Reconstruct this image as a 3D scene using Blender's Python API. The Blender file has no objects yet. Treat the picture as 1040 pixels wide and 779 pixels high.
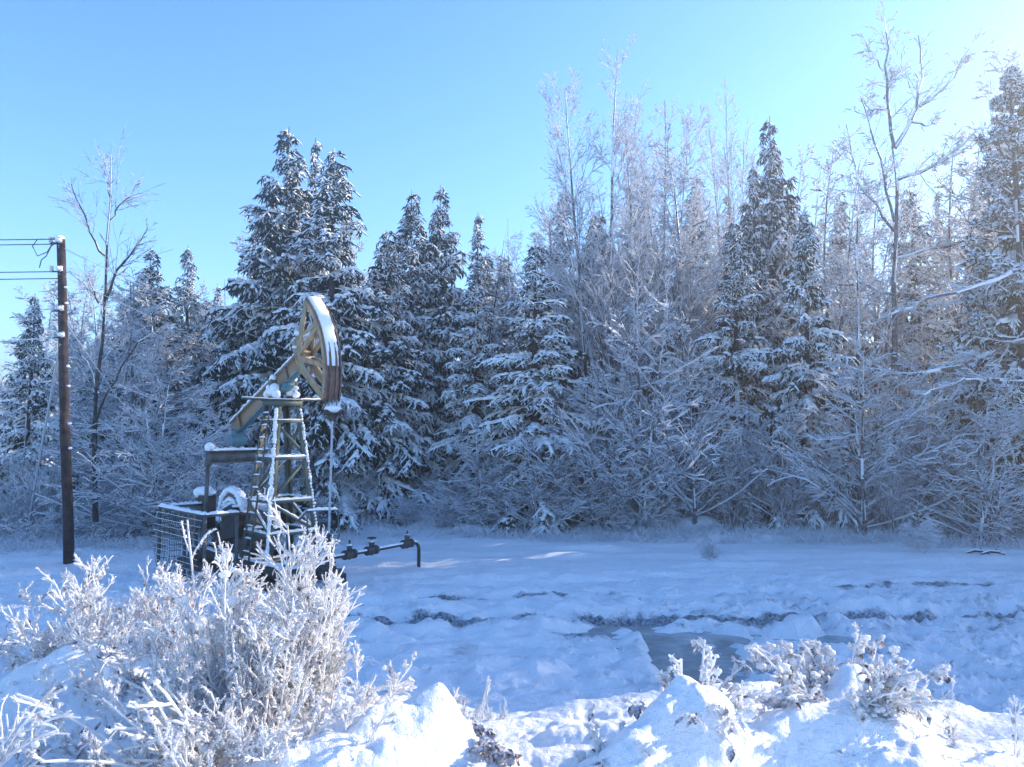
import bpy, bmesh, math, random
import numpy as np
from mathutils import Vector, Matrix
R = math.radians
rng = np.random.default_rng(7); random.seed(7)
sc = bpy.context.scene
COL = sc.collection

# ------------------------------------------------------------------ camera
FPX = 786.0; CAMZ = 3.0; PITCH = math.atan(41/786)
cam = bpy.data.cameras.new('camera'); camo = bpy.data.objects.new('camera', cam); COL.objects.link(camo)
cam.sensor_width = 36; cam.lens = 36*FPX/1040; cam.clip_start = 0.05; cam.clip_end = 6000
camo.location = (0, 0, CAMZ); camo.rotation_euler = (R(90)+PITCH, 0, 0)
sc.camera = camo

# ------------------------------------------------------------------ world, sun, exposure
SUN_AZ = R(66); SUN_EL = R(21)          # azimuth measured from +Y towards +X
w = bpy.data.worlds.new('World'); sc.world = w; w.use_nodes = True
nt = w.node_tree; nt.nodes.clear()
sky = nt.nodes.new('ShaderNodeTexSky'); sky.sky_type = 'NISHITA'; sky.sun_disc = False
sky.sun_elevation = SUN_EL; sky.sun_rotation = SUN_AZ; sky.altitude = 300
sky.air_density = 0.85; sky.dust_density = 0.0; sky.ozone_density = 2.6
bg = nt.nodes.new('ShaderNodeBackground'); bg.inputs[1].default_value = 0.15
wo = nt.nodes.new('ShaderNodeOutputWorld')
hs_ = nt.nodes.new('ShaderNodeHueSaturation'); hs_.inputs['Saturation'].default_value = 1.17; hs_.inputs['Hue'].default_value = 0.504
nt.links.new(sky.outputs[0], hs_.inputs['Color']); nt.links.new(hs_.outputs[0], bg.inputs[0]); nt.links.new(bg.outputs[0], wo.inputs[0])
sl = bpy.data.lights.new('sun', 'SUN'); sl.energy = 3.5; sl.angle = R(0.6); sl.color = (1.0, 0.87, 0.70)
so = bpy.data.objects.new('sun', sl); COL.objects.link(so)
sdir = Vector((math.sin(SUN_AZ)*math.cos(SUN_EL), math.cos(SUN_AZ)*math.cos(SUN_EL), math.sin(SUN_EL)))
so.rotation_euler = sdir.to_track_quat('Z', 'Y').to_euler(); so.location = (60, 60, 60)
sc.view_settings.view_transform = 'Standard'; sc.view_settings.look = 'None'
sc.view_settings.gamma = 1; sc.view_settings.use_curve_mapping = False
sc.view_settings.exposure = 1.56
sc.render.engine = 'CYCLES'
sc.cycles.max_bounces = 10; sc.cycles.diffuse_bounces = 7; sc.cycles.transmission_bounces = 6
sc.cycles.volume_bounces = 0; sc.cycles.use_denoising = True

# ------------------------------------------------------------------ pixel helpers (photo pixels 1040x779)
def ray(px, py):
    x = (px-520)/FPX; z = -(py-389.5)/FPX; y = 1.0
    c, s = math.cos(PITCH), math.sin(PITCH)
    return Vector((x, y*c - z*s, y*s + z*c))
def at(px, py, Y):
    r = ray(px, py); k = Y/r.y
    return Vector((r.x*k, Y, CAMZ + r.z*k))
def gp(px, py, z=0.0):
    r = ray(px, py); k = (z-CAMZ)/r.z
    return Vector((r.x*k, r.y*k, z))

# ------------------------------------------------------------------ noise
def _h(ix, iy, seed):
    n = (ix.astype(np.int64)*374761393 + iy.astype(np.int64)*668265263 + seed*1442695041) & 0xFFFFFFFF
    n = ((n ^ (n >> 13))*1274126177) & 0xFFFFFFFF
    n = (n ^ (n >> 16)) & 0xFFFF
    return n/65535.0*2-1
def vnoise(x, y, seed=0):
    ix = np.floor(x); iy = np.floor(y); fx = x-ix; fy = y-iy
    fx = fx*fx*(3-2*fx); fy = fy*fy*(3-2*fy)
    a = _h(ix, iy, seed); b = _h(ix+1, iy, seed); c = _h(ix, iy+1, seed); d = _h(ix+1, iy+1, seed)
    return (a*(1-fx)+b*fx)*(1-fy) + (c*(1-fx)+d*fx)*fy
def fbm(x, y, o=4, seed=0, g=0.5):
    s = 0; a = 1
    for i in range(o):
        s = s + a*vnoise(x, y, seed+i*17); x = x*2.03+13.7; y = y*2.03-7.1; a *= g
    return s
def sstep(a, b, x):
    t = np.clip((x-a)/(b-a), 0, 1); return t*t*(3-2*t)

# ------------------------------------------------------------------ materials
def mat(name, base, rough=0.8, **k):
    m = bpy.data.materials.new(name); m.use_nodes = True
    n = m.node_tree; n.nodes.clear()
    out = n.nodes.new('ShaderNodeOutputMaterial')
    p = n.nodes.new('ShaderNodeBsdfPrincipled'); p.inputs['Base Color'].default_value = (*base, 1)
    p.inputs['Roughness'].default_value = rough
    p.inputs['Specular IOR Level'].default_value = k.get('spec', 0.3)
    p.inputs['Metallic'].default_value = k.get('metal', 0)
    last = p.outputs[0]
    tc = n.nodes.new('ShaderNodeTexCoord')
    if 'var' in k:      # second colour mixed in by noise
        nz = n.nodes.new('ShaderNodeTexNoise'); nz.inputs['Scale'].default_value = k.get('scale', 8); nz.inputs['Detail'].default_value = 6
        nz.inputs['Roughness'].default_value = 0.65
        n.links.new(tc.outputs['Object'], nz.inputs['Vector'])
        rp = n.nodes.new('ShaderNodeValToRGB'); rp.color_ramp.elements[0].position = k.get('lo', 0.4); rp.color_ramp.elements[1].position = k.get('hi', 0.6)
        rp.color_ramp.elements[0].color = (*base, 1); rp.color_ramp.elements[1].color = (*k['var'], 1)
        n.links.new(nz.outputs[0], rp.inputs[0]); n.links.new(rp.outputs[0], p.inputs['Base Color'])
    if 'bump' in k:
        nb = n.nodes.new('ShaderNodeTexNoise'); nb.inputs['Scale'].default_value = k.get('bscale', 40); nb.inputs['Detail'].default_value = 5
        n.links.new(tc.outputs['Object'], nb.inputs['Vector'])
        b = n.nodes.new('ShaderNodeBump'); b.inputs['Strength'].default_value = k['bump']; b.inputs['Distance'].default_value = k.get('bdist', 0.02)
        n.links.new(nb.outputs[0], b.inputs['Height']); n.links.new(b.outputs[0], p.inputs['Normal'])
    if 'trans' in k:
        tr = n.nodes.new('ShaderNodeBsdfTranslucent'); tr.inputs[0].default_value = (*k.get('tcol', base), 1)
        mx = n.nodes.new('ShaderNodeMixShader'); mx.inputs[0].default_value = k['trans']
        n.links.new(last, mx.inputs[1]); n.links.new(tr.outputs[0], mx.inputs[2]); last = mx.outputs[0]
    n.links.new(last, out.inputs[0])
    return m
SNOW = (0.90, 0.915, 0.94)
M = {}
M['snow'] = mat('snow', SNOW, 0.6, bump=0.5, bscale=60, bdist=0.01)
M['frost'] = mat('frost', (0.88, 0.89, 0.92), 0.7, trans=0.38, tcol=(0.9, 0.9, 0.92))
M['frostnear'] = mat('hoar_frost', (0.93, 0.93, 0.94), 0.55, trans=0.42, tcol=(0.95, 0.94, 0.93), bump=0.6, bscale=260, bdist=0.004)
M['bark'] = mat('bark', (0.035, 0.028, 0.026), 0.9, var=(0.13, 0.12, 0.12), scale=9, lo=0.45, hi=0.7, bump=0.5, bscale=30)
M['palebark'] = mat('frosted_bark', (0.10, 0.095, 0.10), 0.9, var=(0.45, 0.45, 0.48), scale=7, lo=0.45, hi=0.75)
M['twig'] = mat('twig', (0.10, 0.10, 0.115), 0.9, var=(0.72, 0.73, 0.77), scale=3.0, lo=0.47, hi=0.62)
M['needles'] = mat('needles', (0.012, 0.026, 0.020), 0.8, var=(0.03, 0.055, 0.038), scale=2.0)
M['leaf'] = mat('dead_leaf', (0.14, 0.085, 0.075), 0.8, var=(0.66, 0.63, 0.66), scale=25, lo=0.40, hi=0.55)
M['wood'] = mat('pole_wood', (0.022, 0.015, 0.016), 0.85, var=(0.07, 0.045, 0.04), scale=6, bump=0.4, bscale=25)
M['greenpaint'] = mat('worn_green_paint', (0.10, 0.125, 0.10), 0.55, var=(0.17, 0.125, 0.085), scale=5, lo=0.48, hi=0.66)
M['tealpaint'] = mat('worn_teal_paint', (0.08, 0.20, 0.24), 0.5, var=(0.2, 0.15, 0.12), scale=4, lo=0.53, hi=0.68)
M['rustweb'] = mat('rusty_teal_web', (0.34, 0.23, 0.14), 0.6, var=(0.20, 0.24, 0.23), scale=4.2, lo=0.52, hi=0.66)
M['yellow'] = mat('faded_yellow_paint', (0.42, 0.32, 0.19), 0.6, var=(0.24, 0.17, 0.12), scale=5, lo=0.45, hi=0.68)
M['rust'] = mat('rust', (0.15, 0.085, 0.06), 0.8, var=(0.26, 0.17, 0.13), scale=8)
M['darksteel'] = mat('dark_steel', (0.03, 0.032, 0.036), 0.5, var=(0.075, 0.06, 0.05), scale=7, metal=0.0)
M['greysteel'] = mat('grey_steel', (0.14, 0.15, 0.155), 0.5, var=(0.09, 0.08, 0.075), scale=7)
M['valve'] = mat('valve_paint', (0.10, 0.085, 0.08), 0.6, var=(0.05, 0.05, 0.055), scale=9)
M['wire'] = mat('frosted_wire', (0.42, 0.45, 0.50), 0.7)
M['darkwire'] = mat('dark_wire', (0.06, 0.07, 0.09), 0.7)
M['porcelain'] = mat('porcelain', (0.6, 0.58, 0.55), 0.3)
M['grass'] = mat('frosted_grass', (0.86, 0.87, 0.90), 0.8, var=(0.5, 0.44, 0.38), scale=1.2, lo=0.58, hi=0.8, trans=0.3, tcol=(0.7, 0.7, 0.72))

# ground: snow that gives way to wet frozen gravel where the ruts are bare
def ground_mat():
    m = bpy.data.materials.new('snow_ground'); m.use_nodes = True; n = m.node_tree; n.nodes.clear(); L = n.links
    out = n.nodes.new('ShaderNodeOutputMaterial')
    p = n.nodes.new('ShaderNodeBsdfPrincipled'); p.inputs['Base Color'].default_value = (*SNOW, 1); p.inputs['Roughness'].default_value = 0.55
    p.inputs['Subsurface Weight'].default_value = 0.0
    q = n.nodes.new('ShaderNodeBsdfPrincipled'); q.inputs['Roughness'].default_value = 0.35
    tc = n.nodes.new('ShaderNodeTexCoord')
    n1 = n.nodes.new('ShaderNodeTexNoise'); n1.inputs['Scale'].default_value = 7; n1.inputs['Detail'].default_value = 8; n1.inputs['Roughness'].default_value = 0.7
    n2 = n.nodes.new('ShaderNodeTexNoise'); n2.inputs['Scale'].default_value = 170; n2.inputs['Detail'].default_value = 3
    n3 = n.nodes.new('ShaderNodeTexNoise'); n3.inputs['Scale'].default_value = 22; n3.inputs['Detail'].default_value = 6
    for a in (n1, n2, n3): L.new(tc.outputs['Object'], a.inputs['Vector'])
    b1 = n.nodes.new('ShaderNodeBump'); b1.inputs['Strength'].default_value = 0.9; b1.inputs['Distance'].default_value = 0.008
    b2 = n.nodes.new('ShaderNodeBump'); b2.inputs['Strength'].default_value = 0.8; b2.inputs['Distance'].default_value = 0.035
    L.new(n2.outputs[0], b1.inputs['Height']); L.new(n3.outputs[0], b2.inputs['Height']); L.new(b2.outputs[0], b1.inputs['Normal'])
    L.new(b1.outputs[0], p.inputs['Normal']); L.new(b2.outputs[0], q.inputs['Normal'])
    rp = n.nodes.new('ShaderNodeValToRGB'); rp.color_ramp.elements[0].color = (0.05, 0.065, 0.08, 1); rp.color_ramp.elements[1].color = (0.40, 0.45, 0.50, 1)
    rp.color_ramp.elements[0].position = 0.35; rp.color_ramp.elements[1].position = 0.65
    L.new(n3.outputs[0], rp.inputs[0]); L.new(rp.outputs[0], q.inputs['Base Color'])
    at_ = n.nodes.new('ShaderNodeAttribute'); at_.attribute_name = 'bare'
    ad = n.nodes.new('ShaderNodeMath'); ad.operation = 'MULTIPLY_ADD'; ad.inputs[1].default_value = 1.3; ad.inputs[2].default_value = -0.65
    L.new(n1.outputs[0], ad.inputs[0])
    sm = n.nodes.new('ShaderNodeMath'); sm.operation = 'ADD'; L.new(at_.outputs['Fac'], sm.inputs[0]); L.new(ad.outputs[0], sm.inputs[1])
    r2 = n.nodes.new('ShaderNodeValToRGB'); r2.color_ramp.elements[0].position = 0.34; r2.color_ramp.elements[1].position = 0.64
    L.new(sm.outputs[0], r2.inputs[0])
    mx = n.nodes.new('ShaderNodeMixShader'); L.new(r2.outputs[0], mx.inputs[0]); L.new(p.outputs[0], mx.inputs[1]); L.new(q.outputs[0], mx.inputs[2])
    L.new(mx.outputs[0], out.inputs[0]); return m
M['ground'] = ground_mat()
M['ice'] = mat('puddle_ice', (0.24, 0.28, 0.29), 0.16, var=(0.5, 0.55, 0.57), scale=1.6, lo=0.42, hi=0.7, spec=0.5, bump=0.15, bscale=12)
M['hill'] = mat('wooded_hill', (0.10, 0.12, 0.14), 0.95, var=(0.60, 0.60, 0.62), scale=0.09, lo=0.44, hi=0.66)

# ------------------------------------------------------------------ tagging
def tag(o, label=None, cat=None, group=None, kind=None):
    if label: o['label'] = label
    if cat: o['category'] = cat
    if group: o['group'] = group
    if kind: o['kind'] = kind
    return o
def thing(name, label, cat, loc=(0, 0, 0), rz=0, group=None, scale=None):
    o = bpy.data.objects.new(name, None); COL.objects.link(o); o.empty_display_size = 0.2
    o.location = loc; o.rotation_euler = (0, 0, rz)
    if scale: o.scale = scale
    return tag(o, label, cat, group)

# ------------------------------------------------------------------ fast mesh from arrays
class GB:
    """gathers quads/tris from arrays into one mesh"""
    def __init__(s): s.V = []; s.F = []; s.Mi = []; s.n = 0
    def add(s, V, F, mi):
        V = np.asarray(V, dtype=np.float32).reshape(-1, 3); F = np.asarray(F, dtype=np.int64)
        s.V.append(V); s.F.append(F+s.n); s.n += len(V)
        s.Mi.append(np.broadcast_to(np.asarray(mi, dtype=np.int32), (len(F),)).copy())
    def build(s, name, mats, parent=None, smooth=False):
        me = bpy.data.meshes.new(name)
        V = np.concatenate(s.V)
        me.vertices.add(len(V)); me.vertices.foreach_set('co', V.ravel())
        counts = np.concatenate([np.full(len(f), f.shape[1]) for f in s.F])
        idx = np.concatenate([f.ravel() for f in s.F]).astype(np.int32)
        me.loops.add(len(idx)); me.loops.foreach_set('vertex_index', idx)
        me.polygons.add(len(counts))
        st = np.concatenate([[0], np.cumsum(counts)[:-1]]).astype(np.int32)
        me.polygons.foreach_set('loop_start', st); me.polygons.foreach_set('loop_total', counts.astype(np.int32))
        me.polygons.foreach_set('material_index', np.concatenate(s.Mi))
        if smooth: me.polygons.foreach_set('use_smooth', np.ones(len(counts), bool))
        for m in mats: me.materials.append(m)
        me.update(calc_edges=True)
        o = bpy.data.objects.new(name, me); COL.objects.link(o)
        if parent: o.parent = parent
        return o
def nrm(a): return a/np.maximum(np.linalg.norm(a, axis=-1, keepdims=True), 1e-9)
def frames(P):
    T = nrm(np.gradient(P, axis=1))
    side = np.cross(T, np.array([0, 0, 1.0])); bad = np.linalg.norm(side, axis=-1, keepdims=True) < 0.05
    side = nrm(np.where(bad, np.cross(T, np.array([0, 1.0, 0])), side))
    return T, side, np.cross(side, T)
def tubes(g, P, Rr, S=4, snow=0.0, psnow=0.9, base=0, top=1, jit=0.0, sides=0.25):
    """P[N,K,3], Rr[N,K]: branches whose upper faces carry snow"""
    if len(P) == 0: return
    N, K, _ = P.shape
    T, side, up = frames(P)
    if jit: Rr = Rr*(1+jit*rng.uniform(-1, 1, Rr.shape))
    hz = np.linalg.norm(T[..., :2], axis=-1)
    ang = np.arange(S)*2*math.pi/S
    c, s_ = np.cos(ang), np.sin(ang)
    V = P[:, :, None, :] + Rr[:, :, None, None]*(c[None, None, :, None]*up[:, :, None, :] + s_[None, None, :, None]*side[:, :, None, :])
    if np.any(snow):
        sn = snow*hz*rng.uniform(0.35, 1.3, hz.shape)
        sn[:, -1] *= 0.3
        V = V + (sn[:, :, None]*np.clip(c, 0, 1)[None, None, :])[..., None]*np.array([0, 0, 1.0])
    a = np.arange(N)[:, None, None]*K*S; k = np.arange(K-1)[None, :, None]*S; j = np.arange(S)[None, None, :]; j2 = (j+1) % S
    F = np.stack([a+k+j, a+k+j2, a+k+S+j2, a+k+S+j], -1).reshape(-1, 4)
    mid = np.cos(ang+math.pi/S)
    u = rng.random((N, K-1, S))
    hzm = (hz[:, 1:, None]+hz[:, :-1, None])*0.5
    ismat = np.where((mid > 0.05)[None, None, :], u < psnow*np.clip(hzm*1.6+0.25, 0, 1), u < sides)
    g.add(V, F, np.where(ismat, top, base).reshape(-1))

def along(P, R_, i, t):
    K = P.shape[1]; f = t*(K-1); k = np.clip(f.astype(int), 0, K-2); u = (f-k)[:, None]
    p = P[i, k]*(1-u)+P[i, k+1]*u; d = nrm(P[i, k+1]-P[i, k]); r = R_[i, k]*(1-u[:, 0])+R_[i, k+1]*u[:, 0]
    return p, d, r
def grow(P, R_, n, t0, t1, ang, length, K=5, up=0.0, wander=0.15, rf=0.5, tipr=0.3, rmin=0.004, flat=0.0, angj=0.3, plan=None, lenj=0.35, rmax=1.0):
    """children on branches; length may be a function of t"""
    N = len(P)
    if isinstance(n, np.ndarray): i = np.repeat(np.arange(N), n)
    else: i = np.repeat(np.arange(N), n)
    m = len(i); t = rng.uniform(t0, t1, m)
    p, d, r = along(P, R_, i, t)
    rnd = rng.normal(size=(m, 3)); rnd[:, 2] *= (1-flat)
    perp = nrm(rnd - np.sum(rnd*d, 1, keepdims=True)*d)
    a = ang*(1+angj*rng.uniform(-1, 1, m))
    dr = nrm(np.cos(a)[:, None]*d + np.sin(a)[:, None]*perp)
    plen = np.sum(np.linalg.norm(np.diff(P, axis=1), axis=-1), axis=1)[i]
    L = (length(t) if callable(length) else length*plen*(1-0.55*t))*(1+lenj*rng.uniform(-1, 1, m))
    return shoot(p, dr, L, r, K, up, wander, rf, tipr, rmin, rmax)
def shoot(p, dr, L, r, K, up, wander, rf, tipr, rmin, rmax=1.0):
    m = len(p); st = (L/(K-1))[:, None]
    out = np.empty((m, K, 3)); out[:, 0] = p; d = dr
    for k in range(1, K):
        d = nrm(d + wander*rng.normal(size=(m, 3)) + np.array([0, 0, 1.0])*up)
        out[:, k] = out[:, k-1] + d*st
    r0 = np.clip(r*rf, rmin, rmax)
    rad = r0[:, None]*np.linspace(1, tipr, K)[None, :]
    return out, np.maximum(rad, rmin*0.6)
def blobs(g, C, S, mi=0, sub=1, flat=0.7, rough=0.25):
    """snow lumps: displaced icospheres at C[N,3] with radii S[N]"""
    bm = bmesh.new(); bmesh.ops.create_icosphere(bm, subdivisions=sub, radius=1)
    v = np.array([x.co[:] for x in bm.verts]); f = np.array([[x.index for x in q.verts] for q in bm.faces]); bm.free()
    N = len(C)
    if N == 0: return
    V = v[None]*(1+rough*rng.uniform(-1, 1, (N, len(v), 1)))*S[:, None, None]*np.array([1, 1, flat])*(1+0.3*rng.uniform(-1, 1, (N, 1, 3))) + C[:, None]
    F = f[None]+np.arange(N)[:, None, None]*len(v)
    g.add(V, F.reshape(-1, 3), mi)

# ------------------------------------------------------------------ terrain
def seg_dist(x, y, A, B):
    dx, dy = B[0]-A[0], B[1]-A[1]; L = dx*dx+dy*dy
    t = np.clip(((x-A[0])*dx+(y-A[1])*dy)/L, 0, 1)
    return np.hypot(x-A[0]-t*dx, y-A[1]-t*dy)
RUTS = []    # (points, half width, depth, bareness)
def rut(pts, wd, dep, bare): RUTS.append(([gp(*p)[:2] for p in pts], wd, dep, bare))
rut([(438, 609), (500, 608), (560, 605), (625, 603)], 0.20, 0.05, 0.8)
rut([(625, 603), (700, 604), (800, 601)], 0.16, 0.03, 0.42)
rut([(300, 634), (390, 637), (470, 634), (560, 631), (640, 630)], 0.26, 0.09, 0.95)
rut([(640, 630), (760, 634), (860, 628), (940, 629), (1060, 627)], 0.26, 0.09, 0.85)
rut([(860, 628), (940, 629), (1060, 628)], 0.30, 0.05, 1.0)
rut([(850, 598), (920, 594), (1000, 592)], 0.22, 0.04, 0.68)
rut([(560, 646), (640, 650)], 0.13, 0.05, 0.62)
rut([(300, 618), (350, 616), (400, 622)], 0.45, 0.05, 0.72)
rut([(720, 690), (760, 705), (800, 722)], 0.40, 0.07, 0.95)
rut([(690, 665), (760, 678), (800, 690)], 0.34, 0.06, 0.75)
rut([(880, 680), (960, 690)], 0.22, 0.04, 0.48)
rut([(900, 645), (1060, 640)], 0.14, 0.03, 0.52)
rut([(270, 655), (340, 660)], 0.4, 0.04, 0.5)
PUD = [((708, 652), (712, 690), 0.55), ((715, 644), (850, 652), 0.36), ((830, 636), (885, 664), 0.28), ((740, 672), (810, 680), 0.24), ((672, 648), (690, 672), 0.30)]
PUD = [(gp(*a)[:2], gp(*b)[:2], r) for a, b, r in PUD]
MOUNDS = []   # foreground heaps: x, y, radius, height, sharpness
def mound(px, py, Y, rad, h, sharp=1.0, sx=1.0):
    p = at(px, py, Y); MOUNDS.append((p.x, Y, rad, h, sharp, sx))
mound(446, 760, 3.95, 0.27, 0.30, 1.7)
mound(395, 760, 3.75, 0.45, 0.16, 1.6)
mound(330, 770, 3.6, 0.55, 0.16, 1.8)
mound(700, 760, 3.7, 0.32, 0.38, 1.8, 1.3)
mound(650, 779, 3.4, 0.30, 0.22, 1.4)
mound(820, 750, 3.8, 0.42, 0.24, 1.5, 1.2)
mound(860, 740, 4.1, 0.38, 0.34, 1.6)
mound(940, 779, 3.6, 0.45, 0.13, 1.8)
mound(560, 779, 3.3, 0.30, 0.12, 1.6)
mound(240, 740, 4.4, 0.75, 0.20, 1.8)
mound(110, 700, 5.0, 0.80, 0.24, 1.8)
mound(40, 730, 4.6, 0.6, 0.16, 1.8)
def ground_h(x, y, want_bare=False):
    x = np.asarray(x, float); y = np.asarray(y, float)
    r = np.hypot(x, y)
    edge = 4.3 + 0.35*vnoise(x*0.5, y*0.0+3, 5) + 0.10*np.abs(x)*(x < 0)
    bank = 1.32*(1-sstep(edge-0.3, edge+4.3, y)) + 0.10*(1-sstep(0, 3.5, y))
    nf = (1-sstep(5.5, 9, y))
    z = bank
    z = z + nf*(0.07*fbm(x*1.3, y*1.3, 2, 3) + 0.012*np.abs(fbm(x*14, y*14, 2, 37)) + 0.024*fbm(x*4.5, y*4.5, 3, 31) + 0.035*sstep(0.1, 0.6, vnoise(x*3.1, y*3.1, 33)))
    clear = sstep(6.0, 9.0, y)*(1-sstep(21, 26, y))
    l1 = fbm(x*0.40+0.12*y, y*1.9, 3, 41); l2 = np.abs(fbm(x*1.3, y*3.4, 3, 51)); l3 = fbm(x*4, y*7, 2, 61)
    z = z + clear*(0.06*l1 + 0.21*(0.6-l2)*(1-sstep(11.5, 18, y)) + 0.018*l3*(1-sstep(11, 18, y)) + 0.02*(0.6-l2))
    # berm below the forest edge, uneven floor behind
    z = z + sstep(20.5, 24.5, y+0.12*np.maximum(x, 0))*(0.28+0.24*fbm(x*0.9, y*0.9, 3, 71)+0.10*sstep(0.0, 0.6, vnoise(x*2.3, y*2.3, 72))) 
    z = z + sstep(18, 25, y)*0.10*fbm(x*2.2, y*2.2, 3, 81)
    z = z + 0.02*np.maximum(r-40, 0)*(r < 160) + (r >= 160)*2.4 - 0.0
    bare = np.zeros_like(z)
    wob = 0.22*fbm(x*0.7, y*0.7, 3, 91)
    nn = fbm(x*2.2, y*3.5, 3, 95)
    for pts, wd, dep, br in RUTS:
        d = np.full(z.shape, 1e9)
        for A, B in zip(pts[:-1], pts[1:]): d = np.minimum(d, seg_dist(x, y+wob, A, B))
        z = z - dep*np.exp(-(d/wd)**2)*(1+0.5*nn) + 0.55*dep*np.exp(-((d-1.7*wd)/(0.55*wd))**2)*(1+0.8*nn)
        bare = np.maximum(bare, br*np.exp(-(d/(wd*0.85))**2)*(1+0.22*nn))
    nb_ = fbm(x*0.9+3, y*3.8, 3, 131)
    bare = np.maximum(bare, 0.40*sstep(0.30, 0.75, nb_)*sstep(8.0, 9.0, y)*(1-sstep(13.0, 15.0, y))*sstep(0.5, 2.5, x))
    z = z - 0.03*sstep(0.30, 0.75, nb_)*sstep(8.0, 9.0, y)*(1-sstep(13.0, 15.0, y))*sstep(0.5, 2.5, x)
    for A, B, rr in PUD:
        d = seg_dist(x, y, A, B) + 0.5*wob
        z = z - 0.17*(1-sstep(rr*0.6, rr*1.25, d)) + 0.03*np.exp(-((d-1.5*rr)/0.12)**2)
    for mx, my, rad, h, sh, sx in MOUNDS:
        d = np.hypot((x-mx)/sx, y-my)/rad
        z = z + h*np.exp(-np.power(d, sh)*1.6)*(1+0.10*vnoise(x*9, y*9, 7))*(d < 5)
    if want_bare: return z, np.clip(bare, 0, 1)
    return z
def gz(x, y): return float(ground_h(np.array([x]), np.array([y]))[0])

def build_ground():
    fr = np.concatenate([np.arange(0, 54, 0.13)]); back = np.linspace(54, 306, 60); fr2 = np.arange(-54, 0, 0.13)+360
    th = np.radians(np.concatenate([fr, back, fr2[1:]]))
    rs = [0.02, 0.4, 0.9, 1.5]
    while rs[-1] < 28: rs.append(rs[-1]*1.0068)
    while rs[-1] < 4000: rs.append(rs[-1]*1.06)
    rs = np.array(rs)
    TH, RR = np.meshgrid(th, rs); X = RR*np.sin(TH); Y = RR*np.cos(TH)
    Z, B = ground_h(X, Y, True)
    nr, nt_ = X.shape
    V = np.stack([X, Y, Z], -1).reshape(-1, 3)
    a = np.arange(nr-1)[:, None]*nt_; j = np.arange(nt_)[None]; j2 = (j+1) % nt_
    F = np.stack([a+j, a+nt_+j, a+nt_+j2, a+j2], -1).reshape(-1, 4)[:, ::-1]
    g = GB(); g.add(V, F, 0); o = g.build('ground', [M['ground']], smooth=True)
    at_ = o.data.attributes.new('bare', 'FLOAT', 'POINT'); at_.data.foreach_set('value', B.ravel().astype(np.float32))
    tag(o, kind='structure')
build_ground()
# ice in the puddle hollows
g = GB(); xs = np.linspace(0.9, 6.2, 60); ys = np.linspace(7.8, 11.8, 50); X, Y = np.meshgrid(xs, ys)
zi = np.full(X.shape, -0.04)
V = np.stack([X, Y, zi], -1); a = np.arange(49)[:, None]*60; j = np.arange(59)[None]
g.add(V, np.stack([a+j, a+j+1, a+60+j+1, a+60+j], -1).reshape(-1, 4), 0)
tag(g.build('puddle_water', [M['ice']]), kind='structure')
# far wooded hill
g = GB(); azs = np.radians(np.linspace(-75, 75, 220)); hs = np.linspace(0, 1, 14); AZ, H = np.meshgrid(azs, hs)
RAD = 150+H*70; top = 15.5+3*vnoise(AZ*5, AZ*0, 3)+1.2*vnoise(AZ*14, AZ*0, 4)
Zh = H*top + 0.9*fbm(AZ*90, H*14, 3, 9)*H
V = np.stack([RAD*np.sin(AZ), RAD*np.cos(AZ), Zh], -1); a = np.arange(13)[:, None]*220; j = np.arange(219)[None]
g.add(V, np.stack([a+j, a+j+1, a+220+j+1, a+220+j], -1).reshape(-1, 4)[:, ::-1], 0)
tag(g.build('hill', [M['hill']], smooth=True), kind='structure')

# ------------------------------------------------------------------ trees
def fronds(g, P, W, drop, psnow, hsnow, base=0, top=1, load=None):
    """needle-clad twigs: flat drooping section, snow pad above"""
    N, K, _ = P.shape
    T, side, up = frames(P)
    W = W*(1+0.35*rng.uniform(-1, 1, W.shape))
    zz = np.array([0, 0, 1.0])
    hs = hsnow*rng.uniform(0.3, 1.4, (N, K)); hs[:, 0] *= .6; hs[:, -1] *= .5
    l = P - side*W[..., None] - zz*(W*drop)[..., None]
    r = P + side*W[..., None] - zz*(W*drop)[..., None]
    t = P + zz*hs[..., None]
    b = P - zz*(W*drop*1.7+0.01)[..., None]
    V = np.stack([t, r, b, l], 2)
    a = np.arange(N)[:, None, None]*K*4; k = np.arange(K-1)[None, :, None]*4; j = np.arange(4)[None, None, :]; j2 = (j+1) % 4
    F = np.stack([a+k+j, a+k+j2, a+k+4+j2, a+k+4+j], -1).reshape(-1, 4)
    u = rng.random((N, K-1, 1))*0.5+rng.random((N, 1, 1))*0.5; isn = (u < (psnow if load is None else load[:, None, None]))
    sel = np.array([1, 0, 0, 1])[None, None, :]
    g.add(V, F, np.where(isn & (sel == 1), top, base).reshape(-1))

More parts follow.
